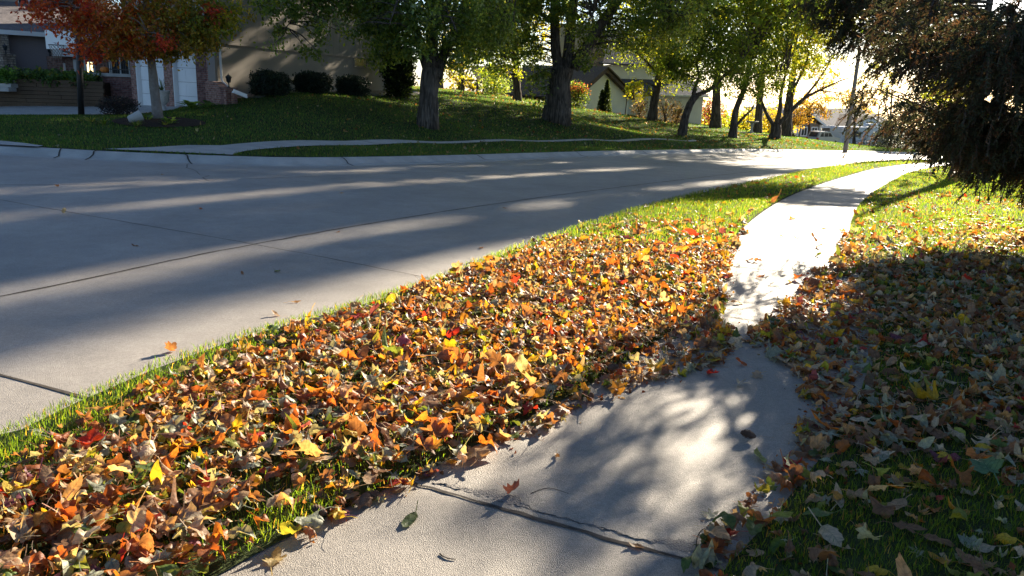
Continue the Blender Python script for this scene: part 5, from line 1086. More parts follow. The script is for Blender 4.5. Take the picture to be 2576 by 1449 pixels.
    w2 = unit(np.cross(D0, np.array([.3, .5, .8])))*.006; V = np.stack([C0-w2, C0+w2, C0+D0+w2, C0+D0-w2], 1).reshape(-1, 3); nm_.add(V, [np.arange(4*m).reshape(m, 4)], (.055, .04, .028))
    bm_.build('boughs', 'bark', t); nm_.build('crown', 'needle', t); print('NEEDLES', n)
    return t
sb = (11.1, 11.2)
HERO1 = [(2640, 20, 9.5, 3), (2660, -60, 9.5, 3), (2700, 60, 9, 3), (2720, -20, 10, 3), (2620, -120, 9.5, 3), (2750, 100, 8.5, 2), (2680, 150, 8.5, 2), (2800, 0, 9, 3), (2700, -140, 9.5, 3), (2430, 372, 10.2, 2), (2370, 345, 10.4, 2), (2195, 10, 10, 2), (2235, 50, 9.8, 2), (2265, 95, 9.6, 2), (2300, 60, 9.2, 2), (2400, 80, 8.8, 2), (2480, 90, 8.4, 2), (2560, 60, 8, 2), (2420, 10, 8.8, 2), (2520, 0, 8.4, 2), (2350, -10, 9.2, 2), (2270, -30, 9.8, 2), (2550, 118, 8.2, 1), (2180, 213, 10.2, 1), (2215, 232, 10.0, 2), (2270, 245, 9.6, 2), (2360, 248, 9.4, 1), (2460, 243, 8.8, 1), (2280, 260, 10.4, 2), (2315, 277, 10.4, 2), (2350, 297, 10.2, 2), (2400, 307, 9.8, 3), (2450, 317, 9.4, 3), (2500, 312, 9.4, 3), (2565, 317, 9.2, 3), (2390, 262, 9.6, 2), (2520, 262, 9.0, 2)]  # leading boughs lie out of frame, added to shade the near lawn
spruce('huge dark spruce whose drooping boughs fill the upper right corner', [*sb, g1(*sb)], 15.0, 3, lambda z: (6.4-.35*(z-2.6) if z < 5 else 5.5-.55*(z-5) if z < 8 else max(.4, 3.8*(1-(z-8)/7.2))), HERO1, 3.6, 1.0, .7, .12, 14)
sb = (14.9, 27.0)
HERO2 = [(2030, 8, 24.5, 2), (2070, 50, 25, 2), (2095, 95, 25.5, 1), (2140, 50, 24.5, 2), (2160, 105, 25.3, 1), (2205, 80, 24.4, 2), (2220, 20, 24, 2), (2125, 0, 25, 2), (2190, 5, 24, 2), (2080, -40, 24.6, 3), (2160, -60, 24, 3)]
spruce('second dark spruce behind the huge one, its upper boughs reaching left over the far sidewalk', [*sb, g1(*sb)], 8.0, 8, lambda z: max(.4, 4.2*(1-(z-4.5)/3.8)), HERO2, 5.0, 1.7, 1.5, .6, 14)
# tall cottonwood behind it, its high crown throws the long shade bands over the street
b = gbase(2400, 376, 66); pts_, cm, mb = [], MB(), MB()
t = thing('cottonwood_tree', b, 'tall high-crowned tree beyond the spruce, its crown above the picture', 'tree')
b = np.array(b); top_ = b+[-3.5, 0, 28]
lim = [smooth_line([b-[0, 0, .3], b+[-.1, 0, 5], b+[-.8, 0, 15], top_], 1.0)]
for q in range(16):
    i = RG.integers(9, len(lim[0])-2); p0 = lim[0][i]; e = b+np.array([-6.0*.839+RG.uniform(-5.2, 4.8)*.839, RG.uniform(-5.2, 5.2)*.545, RG.uniform(17, 32)]); lim.append(smooth_line([p0, (p0+e)/2+[0, 0, .8], e], 1.2))
for i, l in enumerate(lim): tube(mb, l, np.linspace(.42 if i == 0 else .12, .12 if i == 0 else .02, len(l)), 8, cap=False)
for q in range(130):
    pr = RG.uniform(-8.6, .6); c = b+np.array([pr*_ca+RG.uniform(-3, 3)*_sa, -pr*_sa+RG.uniform(-3, 3)*_ca, RG.uniform(19, 33.5)]); n = 420
    pts_.append(c+RG.normal(0, 1, (n, 3))*np.array([.85, .85, .7]))
pts_ = np.concatenate(pts_); pts_ = pts_[shaded(pts_, RG, .13)]
leaf_quads(cm, pts_, .38*RG.uniform(.6, 1.3, len(pts_)), pick(YGREEN, len(pts_)), .5, .8)
mb.build('trunk', 'bark', t, True); cm.build('crown', 'foliage', t)
# ------------------------------------------------------------------ grass
BEDS = [np.concatenate([bb[0]]), np.concatenate([ms[0], ms[2][::-1]])]
HOUSEP = [np.array([p[:2] for p in bk]), np.array([W.W(0, -9, 0)[:2], W.W(0, 0, 0)[:2], W.W(aend, 0, 0)[:2], W.W(aend, -9, 0)[:2]])]
def blocked(x, y):
    b = inside(x, y, ROAD) | inside(x, y, WALK) | inside(x, y, FW) | inside(x, y, DRV) | inside(x, y, APR)
    for q in BEDS+HOUSEP: b |= inside(x, y, q)
    return b
def noise2(x, y, s, seed=0):
    r = np.random.default_rng(seed); v = np.zeros(np.shape(x))
    for _ in range(6):
        a = r.uniform(0, 2*PI); f = s*r.uniform(.5, 1.6); v += np.sin((x*math.cos(a)+y*math.sin(a))*f+r.uniform(0, 6))
    return v/6
def sample(x0, x1, y0, y1, dens, dmin, dmax):
    n = int((x1-x0)*(y1-y0)*dens); x = RG.uniform(x0, x1, n); y = RG.uniform(y0, y1, n); d = np.hypot(x, y); k = (d >= dmin) & (d < dmax); x, y = x[k], y[k]
    az_ = x/np.maximum(y, .3); k = (az_ > -.78) & (az_ < .80) & (y > 1.6); return x[k], y[k]
def blades(mb, x, y, z, h, wd, col, lean=.5):
    n = len(x); a = RG.uniform(0, 2*PI, n); l = RG.uniform(.1, 1, n)*lean; d = np.stack([np.cos(a), np.sin(a), np.zeros(n)], 1)
    f = RG.uniform(0, 2*PI, n); s = np.stack([np.cos(f), np.sin(f), np.zeros(n)], 1)*(wd/2)[:, None]; b = np.stack([x, y, z-.004], 1); up = np.array([0, 0, 1.0])
    m = b+d*(h*l*.35)[:, None]+up*(h*.55)[:, None]; t = b+d*(h*l*1.0)[:, None]+up*(h*(1-.35*l**2))[:, None]
    V = np.stack([b-s, b+s, m+s*.8, m-s*.8, t], 1).reshape(-1, 3); i = np.arange(n)[:, None]*5
    mb.add(V, [i+np.array([[0, 1, 2, 3]]), i+np.array([[3, 2, 4]])], np.repeat(col, 5, 0))
GP_ = [((.032, .080, .018), 4), ((.050, .108, .022), 3), ((.075, .13, .028), 1.5), ((.17, .15, .06), .5)]
VERGE2 = np.concatenate([NK[(NK[:, 1] > -4) & (NK[:, 1] < 60)][::2], WL[(WL[:, 1] > -4) & (WL[:, 1] < 60)][::-2]])
def litter_cover(x, y):
    """0..1 how thickly leaves cover the turf"""
    side = inside(x, y, VERGE2); dk = seg_dist(x, y, NK); dw_ = seg_dist(x, y, WL)
    n = noise2(x, y, 4.5, 3); c = np.clip(1.25-(y-5.6)/4.6, .07, 1)*np.clip((dk-.07+.10*n)/.22, .0, 1)
    patch = np.exp(-(((x+.72)/.22)**2+((y-2.62)/.26)**2)); c = c*(1-.9*patch)*np.where((dk < .45) & (y < 4.6), np.clip((dk-.10)/.35, 0, 1)*.75, 1)
    dr_ = seg_dist(x, y, WR); cr = np.clip(.80+.5*noise2(x, y, 3.2, 8), .1, 1)*np.clip((y-2.3)/1.4, .62, 1)*np.clip((11.0-y+.35*x)/4, .14, 1)
    return np.clip(np.where(side, c, cr), 0.02, 1)
for nm_, lab, zones in (('grass', 'short turf of the verge and of the lawn beside the sidewalk', ((-8, 10, 1.5, 9, 6500, 0, 4.5, .045, .0032), (-8, 12, 3, 10, 3600, 4.5, 8, .055, .0042), (-8, 16, 5, 17, 1300, 8, 15, .055, .0065), (-4, 32, 10, 36, 420, 15, 32, .055, .011), (10, 60, 24, 72, 90, 32, 80, .06, .024))),
    ('grass', 'mown green lawn across the street around the houses', ((-24, 20, 15, 36, 380, 0, 34, .06, .012), (-14, 40, 28, 64, 130, 34, 70, .065, .022), (0, 70, 50, 110, 26, 62, 115, .08, .05)))):
    mb = MB(); near_ = 'verge' in lab
    for (x0, x1, y0, y1, dens, d0, d1, h, wd) in zones:
        x, y = sample(x0, x1, y0, y1, dens, d0, d1); lw = inside(x, y, LAWN); k = ~blocked(x, y) & (~lw if near_ else lw)
        x, y = x[k], y[k]
        if near_:
            c = litter_cover(x, y); k = RG.uniform(0, 1, len(x)) > .72*np.where(c > .6, c, 0); x, y = x[k], y[k]
        z = gz(x, y)+.012; n = len(x); q = noise2(x, y, 1.3, 5)
        col = pick(GP_, n)*(RG.uniform(.65, 1.35, n)*(1+.25*q))[:, None]
        hh_ = h*RG.uniform(.5, 1.25, n)*(1+.25*noise2(x, y, 3, 9))
        edge = np.minimum(np.minimum(seg_dist(x, y, NK), seg_dist(x, y, WL)), seg_dist(x, y, WR)) if near_ else seg_dist(x, y, FK)
        hh_ = hh_*np.where(edge < .08, .9, 1)
        blades(mb, x, y, z, hh_, np.full(n, wd)*RG.uniform(.7, 1.3, n), col, .8)
    tag(mb.build(nm_, 'grass' if near_ else 'shaded_grass', loc=(0, 0, 0)), lab, 'grass', kind='stuff')
# ------------------------------------------------------------------ fallen leaves
def outline(kind, rg):
    if kind == 'maple':
        pts = [(-90, .40), (-72, .60), (-52, .68), (-40, .58), (-25, .78), (-5, .90), (12, .76), (24, .62), (38, .72), (52, .96), (66, .74), (76, .82), (90, 1.08)]
    elif kind == 'oak':
        pts = [(-90, .62), (-60, .42), (-42, .34), (-30, .50), (-12, .62), (2, .40), (16, .44), (28, .72), (44, .74), (54, .50), (68, .70), (80, .86), (90, 1.12)]
    elif kind == 'silver':
        pts = [(-90, .34), (-60, .46), (-40, .32), (-28, .62), (-8, .95), (4, .52), (14, .34), (30, .40), (48, 1.10), (58, .62), (66, .36), (78, .66), (90, 1.18)]
    elif kind == 'oval':
        pts = [(-90, .98), (-70, .74), (-45, .56), (-20, .50), (5, .50), (30, .55), (50, .64), (68, .80), (80, .98), (90, 1.12)]
    else:
        pts = [(-90, 1.0), (-75, .66), (-50, .40), (-20, .32), (10, .32), (40, .40), (60, .55), (78, .84), (90, 1.12)]
    p = np.array(pts, float); r = p[:, 1]*(1+rg.normal(0, .05, len(p))); a = np.radians(p[:, 0])
    rt = np.column_stack([np.cos(a)*r, np.sin(a)*r]); lf = rt[1:-1][::-1]*[-1, 1]*(1+rg.normal(0, .05, (len(p)-2, 1)))
    return np.concatenate([rt, lf])
CLIB = {k: [outline(k, np.random.default_rng(i*7+len(k))) for i in range(6)] for k in ('maple', 'oak', 'silver', 'oval', 'narrow')}
LCOL = [('brown', (.22, .115, .058), 7.5), ('tan', (.38, .25, .14), 5.5), ('orange', (.38, .14, .03), 2.6), ('golden', (.40, .215, .035), 2.0), ('yellow', (.45, .33, .03), 2.2), ('rust', (.28, .085, .025), 3), ('pale grey-green', (.30, .33, .24), 3.6), ('green', (.09, .15, .035), 2.0), ('yellow-green', (.26, .29, .04), 1.4), ('red', (.40, .035, .025), .5), ('purple', (.19, .06, .09), .5), ('cream', (.50, .41, .28), 2.2)]
SHAPES = [('maple', 4.6), ('oak', .9), ('silver', .9), ('oval', 4.0), ('narrow', .7)]
def leaf_mesh(kind, size, curl, rg, stem=True):
    """returns V, faces, local coords; lying around z=0, upper side +z"""
    o = CLIB[kind][rg.integers(0, 6)]; n = len(o); cy = .12
    c = np.array([[0, cy]]); rings = [c, c+(o-c)*.38, c+(o-c)*.72, o]; L = np.concatenate(rings)
    x, y = L[:, 0], L[:, 1]; r = np.hypot(x, y-cy)
    a, b, w_ = curl
    ph = rg.uniform(0, 2*PI); th = np.arctan2(y-cy, x)
    z = .30*b*(y-cy)*np.abs(y-cy)+w_*.16*r*np.sin(th*3+ph)+w_*.10*r*np.sin(th*5+ph*2)+rg.normal(0, .018, len(x))*(r > .2)
    # roll the blade about its midrib and along its length
    k = a*1.5+1e-4; X = np.sin(k*x)/k; Zr = (1-np.cos(k*x))/k
    k2 = b*1.1+1e-4; Yb = np.sin(k2*(y-cy))/k2; Zb = (1-np.cos(k2*(y-cy)))/k2
    V = np.column_stack([X, Yb, Zr+Zb+z])*size*.5
    i = np.arange(n); j = (i+1) % n
    fs = [np.stack([np.zeros(n, int), 1+i, 1+j], 1)]
    for q in (0, 1): fs.append(np.stack([1+q*n+i, 1+(q+1)*n+i, 1+(q+1)*n+j, 1+q*n+j], 1))
    lc = np.column_stack([x, y, r])
    if stem:
        i0 = int(np.argmin(o[:, 1])); b0 = V[1+2*n+i0]; nV = len(V); bend = rg.normal(0, .25, 3)
        d = np.array([bend[0], -1, .25+bend[1]*.8]); d /= np.linalg.norm(d); sl_ = size*rg.uniform(.3, .75); wv = np.array([.0016, 0, 0])*max(1, size/.1); e = [b0, b0+d*sl_*.5+[0, 0, .12*sl_*bend[2]*3], b0+d*sl_+[.2*sl_*bend[0], 0, -.1*sl_]]
        S_ = np.concatenate([[q-wv, q+wv] for q in e]); V = np.concatenate([V, S_]); lc = np.concatenate([lc, np.tile([[0.2, .05, 0]], (6, 1))]); fs.append(nV+np.array([[0, 1, 3, 2], [2, 3, 5, 4]]))
    return V, fs, lc
def rotm(a, ph, t):
    """spin a about z, then tilt t about the horizontal axis at ph; arrays -> (n,3,3)"""
    ca, sa, c, s = np.cos(a), np.sin(a), np.cos(t), np.sin(t); ux, uy = np.cos(ph), np.sin(ph); o = np.zeros_like(a); i = np.ones_like(a)
    Z_ = np.stack([ca, -sa, o, sa, ca, o, o, o, i], -1).reshape(-1, 3, 3)
    T_ = np.stack([c+ux*ux*(1-c), ux*uy*(1-c), uy*s, ux*uy*(1-c), c+uy*uy*(1-c), -ux*s, -uy*s, ux*s, c], -1).reshape(-1, 3, 3)
    return T_@Z_
def leaf_col(col, lc, rg):
    edge = np.clip(lc[:, 2:3], 0, 1.1); return col*(1-.28*edge*rg.uniform(0, 1))+np.array([.09, .045, .01])*edge*rg.uniform(0, .5)
def put_leaf(V, size, tilt, x, y, zg, lift, rg):
    V = V*size@rotm(np.array([rg.uniform(0, 2*PI)]), np.array([rg.uniform(0, 2*PI)]), np.array([tilt]))[0].T
    V[:, 2] += -np.percentile(V[:, 2], 8)+lift; V[:, 2] = np.maximum(V[:, 2], .0025); return V+[x, y, zg]
def make_leaf(mb, kind, size, colr, x, y, zg, lift, tilt, curl, rg, stem=True):
    V, fs, lc = leaf_mesh(kind, 1.0, curl, rg, stem)
    mb.add(put_leaf(V, size, tilt, x, y, zg, lift, rg), fs, leaf_col(np.array(colr)*rg.uniform(.75, 1.25), lc, rg), lc)
rgL = np.random.default_rng(77)
POSES = (('flat', .24), ('curled', .40), ('crumpled', .32), ('upright', .04))
def pose_curl(pose, rg):
    return {'flat': (rg.normal(0, .3), rg.normal(0, .3), .6), 'curled': (rg.choice([-1, 1])*rg.uniform(.6, 1.5), rg.normal(0, .6), .9), 'crumpled': (rg.choice([-1, 1])*rg.uniform(.9, 1.9), rg.choice([-1, 1])*rg.uniform(.6, 1.5), 1.9), 'upright': (rg.normal(0, .7), rg.normal(0, .6), .9)}[pose]
LIB = []
for kd, _ in SHAPES:
    for ps, _ in POSES:
        for q in range(5): LIB.append((kd, ps)+leaf_mesh(kd, 1.0, pose_curl(ps, rgL), rgL, True))
# candidate positions
cx_, cy_, cz_, cl_, ct_ = [], [], [], [], []
def scatter(x0, x1, y0, y1, dens, fn, zone, lift=.045):
    n = int((x1-x0)*(y1-y0)*dens); x = rgL.uniform(x0, x1, n); y = rgL.uniform(y0, y1, n); th_ = fn(x, y); k = rgL.uniform(0, 1, n) < th_; x, y, th_ = x[k], y[k], th_[k]
    az_ = x/np.maximum(y, .3); k = (az_ > -.76) & (az_ < .78); x, y = x[k], y[k]; th_ = th_[k]
    cx_.append(x); cy_.append(y); cz_.append(np.full(len(x), ZN.index(zone))); cl_.append(np.full(len(x), lift)); ct_.append(np.clip(th_, 0, 1))
ZN = ['verge', 'lawn', 'walk']
inv = lambda x, y: inside(x, y, VERGE2)
outr = lambda x, y: ~inside(x, y, VERGE2) & ~inside(x, y, WALK) & ~inside(x, y, ROAD) & ~inside(x, y, LAWN)
scatter(-2.6, 3.2, 2.0, 8.6, 640, lambda x, y: inv(x, y)*litter_cover(x, y)**1.3, 'verge', .05)
scatter(0, 8.0, 8.6, 22, 170, lambda x, y: inv(x, y)*litter_cover(x, y), 'verge', .03)
scatter(.5, 7.5, 1.8, 8.0, 480, lambda x, y: outr(x, y)*litter_cover(x, y)**1.2, 'lawn')
scatter(3, 14, 8.0, 18, 150, lambda x, y: outr(x, y)*litter_cover(x, y), 'lawn', .03)
def spill(x, y):
    w_ = inside(x, y, WALK); dr = seg_dist(x, y, WR); dl = seg_dist(x, y, WL)
    rw = np.interp(y, [2.2, 3.0, 3.9, 4.4, 4.7, 5.0, 5.3, 5.6, 6.0, 6.6, 7.4, 8.5, 10], [.10, .14, .18, .34, .50, .72, .84, .78, .70, .62, .42, .16, .05])+.07*noise2(x, y, 7, 2)
    lw = np.interp(y, [2.2, 2.8, 3.4, 3.9, 4.3, 4.7, 5.0, 5.4, 5.8, 6.5, 9], [.05, .06, .10, .16, .30, .46, .44, .36, .16, .09, .05])+.06*noise2(x, y, 8, 4)
    return w_*np.where((dr < rw) | (dl < lw), .9, 0)
scatter(-.8, 4.6, 2.1, 10, 460, spill, 'walk', .03)
lx, ly, lz, lft, lth = [np.concatenate(q) for q in (cx_, cy_, cz_, cl_, ct_)]; NL = len(lx); lg = gz(lx, ly); ld = np.hypot(lx, ly)
def wpick(w_, n): w_ = np.array(w_, float); return rgL.choice(len(w_), n, p=w_/w_.sum())
lk = wpick([q[1] for q in SHAPES], NL); lp = wpick([q[1] for q in POSES], NL); lc_ = wpick([q[2] for q in LCOL], NL)
lc_ = np.where((lk == 2) & (rgL.uniform(0, 1, NL) < .5), 6, lc_)
# the shaded lawn holds more faded leaves
lc_ = np.where((lz == 1) & (rgL.uniform(0, 1, NL) < .35), rgL.choice([0, 1, 6, 11], NL), lc_)
sz_ = rgL.beta(1.7, 2.6, NL)*.115+.036; big_boost = rgL.uniform(0, 1, NL) < .06; sz_ = np.where(big_boost, sz_*1.4, sz_)
tl_ = np.select([lp == 0, lp == 1, lp == 2], [np.abs(rgL.normal(0, .22, NL)), np.abs(rgL.normal(0, .42, NL)), rgL.uniform(0, .8, NL)], rgL.uniform(.7, 1.35, NL))
lift_ = rgL.uniform(0, 1, NL)*lft*lth+np.where(lz == 2, .004, .018)
area = (sz_/np.maximum(ld, 1.5))**2*np.where(ly < 2.3, .3, 1); bigi = np.argsort(-area)[:244]; isb = np.zeros(NL, bool); isb[bigi] = True; lift_[isb] += .02
PLACE = {'verge': 'in the verge litter', 'lawn': 'on the shaded lawn', 'walk': 'spilled onto the sidewalk'}
SH = {'maple': 'maple leaf', 'oak': 'lobed oak leaf', 'silver': 'deeply cut maple leaf', 'oval': 'oval leaf', 'narrow': 'narrow leaf'}
dNK, dWL = seg_dist(lx, ly, NK), seg_dist(lx, ly, WL)
for i in bigi:
    kd, ps, zone = SHAPES[lk[i]][0], POSES[lp[i]][0], ZN[lz[i]]; c = LCOL[lc_[i]]; mb = MB()
    make_leaf(mb, kd, sz_[i], c[1], lx[i], ly[i], lg[i], lift_[i], tl_[i], pose_curl(ps, rgL), rgL); o = mb.build('fallen_leaf', 'leaf', loc=(lx[i], ly[i], lg[i]), smooth=True)
    where = PLACE[zone]+((' by the kerb' if dNK[i] < .55 else ' near the sidewalk' if dWL[i] < .55 else '') if zone == 'verge' else '')
    tag(o, f"{'large ' if sz_[i] > .115 else 'small ' if sz_[i] < .075 else ''}{ps} {c[0]} {SH[kd]} {where}", 'leaf', 'fallen leaves on the verge and lawn')
for zi, (nm_, lab) in enumerate((('leaves', 'thick sunlit litter of fallen autumn leaves on the verge'), ('leaves', 'shaded litter of fallen leaves on the lawn right of the sidewalk'), ('leaves', 'leaf litter spilling over both edges of the sidewalk'))):
    mb = MB(); sel_ = np.where((lz == zi) & ~isb)[0]; var = rgL.integers(0, 5, NL); gi = (lk*4+lp)*5+var
    for g_ in range(len(LIB)):
        ii = sel_[gi[sel_] == g_]
        if not len(ii): continue
        kd, ps, V0, fs, lc0 = LIB[g_]; n = len(ii); nv = len(V0)
        R = rotm(rgL.uniform(0, 2*PI, n), rgL.uniform(0, 2*PI, n), tl_[ii]); V = np.einsum('nij,vj->nvi', R, V0)*(sz_[ii]*np.where(ld[ii] > 9, 1.25, 1))[:, None, None]
        V[:, :, 2] += (-np.percentile(V[:, :, 2], 8, axis=1)+lift_[ii])[:, None]; V[:, :, 2] = np.maximum(V[:, :, 2], .0025)
        V += np.stack([lx[ii], ly[ii], lg[ii]], 1)[:, None, :]
        base = np.array([c[1] for c in LCOL])[lc_[ii]]*rgL.uniform(.7, 1.25, (n, 1)); edge = np.clip(lc0[:, 2], 0, 1.1)[None, :, None]
        col = base[:, None, :]*(1-.28*edge*rgL.uniform(0, 1, (n, 1, 1)))+np.array([.09, .045, .01])*edge*rgL.uniform(0, .5, (n, 1, 1))
        off = np.arange(n)[:, None, None]*nv
        mb.add(V.reshape(-1, 3), [(f[None]+off).reshape(-1, f.shape[1]) for f in fs], col.reshape(-1, 3), np.tile(lc0, (n, 1)))
    # crumbs and torn bits between the leaves
    cs = sel_[ld[sel_] < 9]; cs = cs[rgL.uniform(0, 1, len(cs)) < (.9 if zi != 2 else 1)]; n = len(cs); px_, py_ = lx[cs]+rgL.normal(0, .05, n), ly[cs]+rgL.normal(0, .05, n)
    if zi < 2: ok_ = inside(px_, py_, VERGE2) if zi == 0 else outr(px_, py_)
    else: ok_ = inside(px_, py_, WALK)
    px_, py_ = px_[ok_], py_[ok_]; n = len(px_)
    leaf_quads(mb, np.stack([px_, py_, gz(px_, py_)+(.012 if zi == 2 else .03)], 1), rgL.uniform(.010, .034, n), np.array([c[1] for c in LCOL])[rgL.choice([0, 0, 1, 2, 5, 5, 11], n)]*rgL.uniform(.5, 1.2, (n, 1)), .3, .8)
    tag(mb.build(nm_, 'leaf', loc=(0, 0, 0), smooth=True), lab, 'leaf litter', kind='stuff')
# small pale leaves dotted over the far lawn
mb = MB(); x = RG.uniform(-14, 26, 11000); y = RG.uniform(16, 66, 11000); q = noise2(x, y, .5, 21)
k = inside(x, y, LAWN) & ~blocked(x, y) & (RG.uniform(0, 1, len(x)) < np.clip(.12+.5*np.clip((x+7)/6, 0, 1)+.3*q, .02, 1)); x, y = x[k], y[k]; n = len(x)
leaf_quads(mb, np.column_stack([x, y, gz(x, y)+.055]), .10*RG.uniform(.6, 1.3, n)*(1+np.clip((y-25)/60, 0, 1)), pick([((.30, .33, .22), 3), ((.36, .27, .12), 3), ((.32, .24, .06), 1), ((.20, .11, .05), 4), ((.30, .16, .04), 1)], n)*RG.uniform(.6, 1.3, (n, 1)), .3, .8)
tag(mb.build('leaves', 'leaf', loc=(0, 0, 0)), 'small pale leaves dotted over the lawn across the street', 'leaf litter', kind='stuff')
# ------------------------------------------------------------------ single leaves, cones and twigs on the pavement
def gpix(u, v, zf):
    d = ray(u, v); t_ = np.linspace(1.5, 90, 9000); p = ORG+t_[:, None]*d; i = np.argmax(p[:, 2] < zf(p[:, 0], p[:, 1])); return p[i]
rgP = np.random.default_rng(9)
C_ = {c[0]: c[1] for c in LCOL}
G1 = 'single leaves on the sidewalk'
one = [(1290, 1250, 'maple', .10, (.17, .07, .08), (.9, .3, .9), .95, 'dull purple maple leaf leaning upright on its stem at the sidewalk joint'),
 (1030, 1315, 'oval', .105, (.06, .10, .04), (.5, .2, .4), .12, 'smooth dark green oval leaf lying flat near the sidewalk joint'),
 (1402, 1152, 'narrow', .075, (.17, .10, .05), (1.2, .9, 1.1), .2, 'curled dry brown leaf alone in the sunlit middle of the sidewalk'),
 (1600, 1378, 'oval', .06, (.34, .20, .10), (.7, .4, .5), .1, 'small tan leaf lying on the dark sidewalk joint'),
 (1862, 975, 'silver', .115, (.45, .45, .42), (.5, -.6, .7), .7, 'large whitish cut maple leaf propped up at the right edge of the sidewalk'),
 (1905, 950, 'maple', .085, (.44, .34, .24), (.5, .2, .6), .5, 'pale pink-tan leaf beside the large whitish leaf'),
 (1790, 945, 'maple', .10, (.36, .03, .03), (.8, .4, 1.0), .35, 'crimson crumpled leaf where the litter crosses the sidewalk'),
 (1862, 918, 'oval', .085, (.40, .09, .02), (1.1, .3, .9), .4, 'bright rust curled leaf where the litter crosses the sidewalk'),
 (1745, 812, 'narrow', .11, (.50, .05, .015), (.6, .8, .7), 1.35, 'glowing red leaf standing upright at the narrow of the sidewalk'),
 (1575, 970, 'oak', .09, (.25, .12, .05), (.9, .6, 1.2), .6, 'dark rusty leaf lying out from the verge on the sidewalk'),
 (1520, 960, 'maple', .08, (.36, .24, .17), (.6, .4, .9), .4, 'pale brown leaf beside the cone at the verge edge'),
 (1785, 1300, 'silver', .09, (.26, .30, .24), (.3, -.4, .5), .12, 'pale green star-shaped leaf at the shaded right side of the sidewalk'),
 (1778, 1375, 'maple', .075, (.06, .11, .04), (.4, .3, .5), .15, 'dark green leaf with a long curved stem near the picture bottom'),
 (1910, 1155, 'oval', .11, (.24, .28, .09), (.4, .3, .4), .35, 'broad yellow-green leaf on the lawn edge right of the sidewalk'),
 (690, 1415, 'oak', .13, (.34, .27, .13), (.4, .3, .6), .12, 'long wrinkled tan leaf at the verge edge, picture bottom'),
 (960, 1265, 'silver', .06, (.36, .38, .28), (.8, .5, 1), .4, 'small crumpled grey-green leaf beside the pine cones'),
 (2470, 1210, 'maple', .16, (.10, .21, .10), (.35, -.5, .5), .45, 'large pale green leaf on the shaded lawn near the right picture edge'),
 (2243, 1262, 'oval', .10, (.42, .17, .02), (.7, .3, .6), .4, 'bright orange oval leaf on the shaded grass'),
 (1965, 1338, 'oval', .08, (.30, .32, .05), (.4, .2, .4), .25, 'yellow-green oval leaf flat in the shaded grass'),
 (960, 1083, 'oak', .15, (.46, .36, .27), (1.0, -.4, 1.0), .35, 'big pale rolled oak leaf near the sunlit sidewalk edge'),
 (1125, 905, 'maple', .13, (.58, .40, .02), (.4, -.4, .6), .75, 'brightest yellow maple leaf in the middle of the verge litter'),
 (1310, 760, 'maple', .13, (.58, .38, .02), (.5, -.3, .7), .8, 'bright yellow maple leaf farther up the verge'),
 (1520, 735, 'oval', .12, (.55, .42, .03), (.5, -.3, .6), .9, 'upright lemon-yellow leaf in the upper verge litter'),
 (1280, 850, 'oval', .14, (.30, .10, .025), (.9, .4, .8), .6, 'large dark orange leaf standing in the verge litter'),
 (318, 1335, 'narrow', .09, (.55, .03, .015), (.8, .6, .8), .7, 'scarlet curled leaf in the lower left litter'),
 (590, 960, 'oak', .10, (.30, .14, .04), (.7, .5, .8), .5, 'amber leaf at the kerb side of the litter')]
for (u, v, k, s, c, cu, ti, lb) in one:
    onw = True; p = gpix(u, v, lambda x, y: gz(x, y)+.006); x, y = p[0], p[1]; iw = inside(np.array([x]), np.array([y]), WALK)[0]
    mb = MB(); make_leaf(mb, k, s, c, x, y, zwalk(x, y) if iw else g1(x, y)+.02, .006 if iw else .045, ti, cu, rgP); tag(mb.build('fallen_leaf', 'leaf', own_origin=True, smooth=True), lb, 'leaf', G1 if iw else 'fallen leaves on the verge and lawn')
far = [(1993, 552, 'orange', 'maple', 'orange leaf standing on the bright far sidewalk'), (2073, 577, 'yellow-green', 'silver', 'flat yellow-green leaf on the bright far sidewalk, near its right edge'), (1965, 597, 'brown', 'oak', 'dark leaf at the left of the row on the bright sidewalk'), (2003, 600, 'brown', 'oval', 'dark leaf in the middle of the row on the bright sidewalk'), (2046, 607, 'brown', 'narrow', 'dark ring-curled leaf at the right of the row on the bright sidewalk'), (2060, 624, 'brown', 'oval', 'dark oval leaf below the row on the bright sidewalk'), (2057, 645, 'green', 'maple', 'green leaf below the shade patch on the sidewalk'), (1885, 657, 'brown', 'oval', 'left one of a dark pair on the sidewalk'), (1905, 659, 'brown', 'maple', 'right one of a dark pair on the sidewalk'), (1915, 700, 'orange', 'narrow', 'thin orange leaf on the middle sidewalk slab'), (2010, 706, 'rust', 'maple', 'rust leaf near the litter edge of the middle slab'), (1985, 712, 'tan', 'oak', 'wide tan leaf near the litter edge of the middle slab'), (1855, 765, 'tan', 'narrow', 'thin pale leaf on the slab before the litter crossing'), (1965, 760, 'orange', 'narrow', 'long orange leaf at the right edge before the litter crossing'), (1820, 770, 'green', 'maple', 'green leaf at the left edge before the litter crossing'), (2120, 583, 'golden', 'maple', 'golden leaf at the right edge of the far sidewalk'), (1870, 470, 'brown', 'oval', 'dark leaf lying far up the sidewalk edge')]
for (u, v, c, k, lb) in far:
    p = gpix(u, v, zwalk); mb = MB(); make_leaf(mb, k, rgP.uniform(.09, .13), C_[c], p[0], p[1], zwalk(p[0], p[1]), .005, rgP.uniform(.15, .7), (rgP.uniform(.5, 1.2), rgP.normal(0, .4), 1), rgP); tag(mb.build('fallen_leaf', 'leaf', own_origin=True, smooth=True), lb, 'leaf', G1)
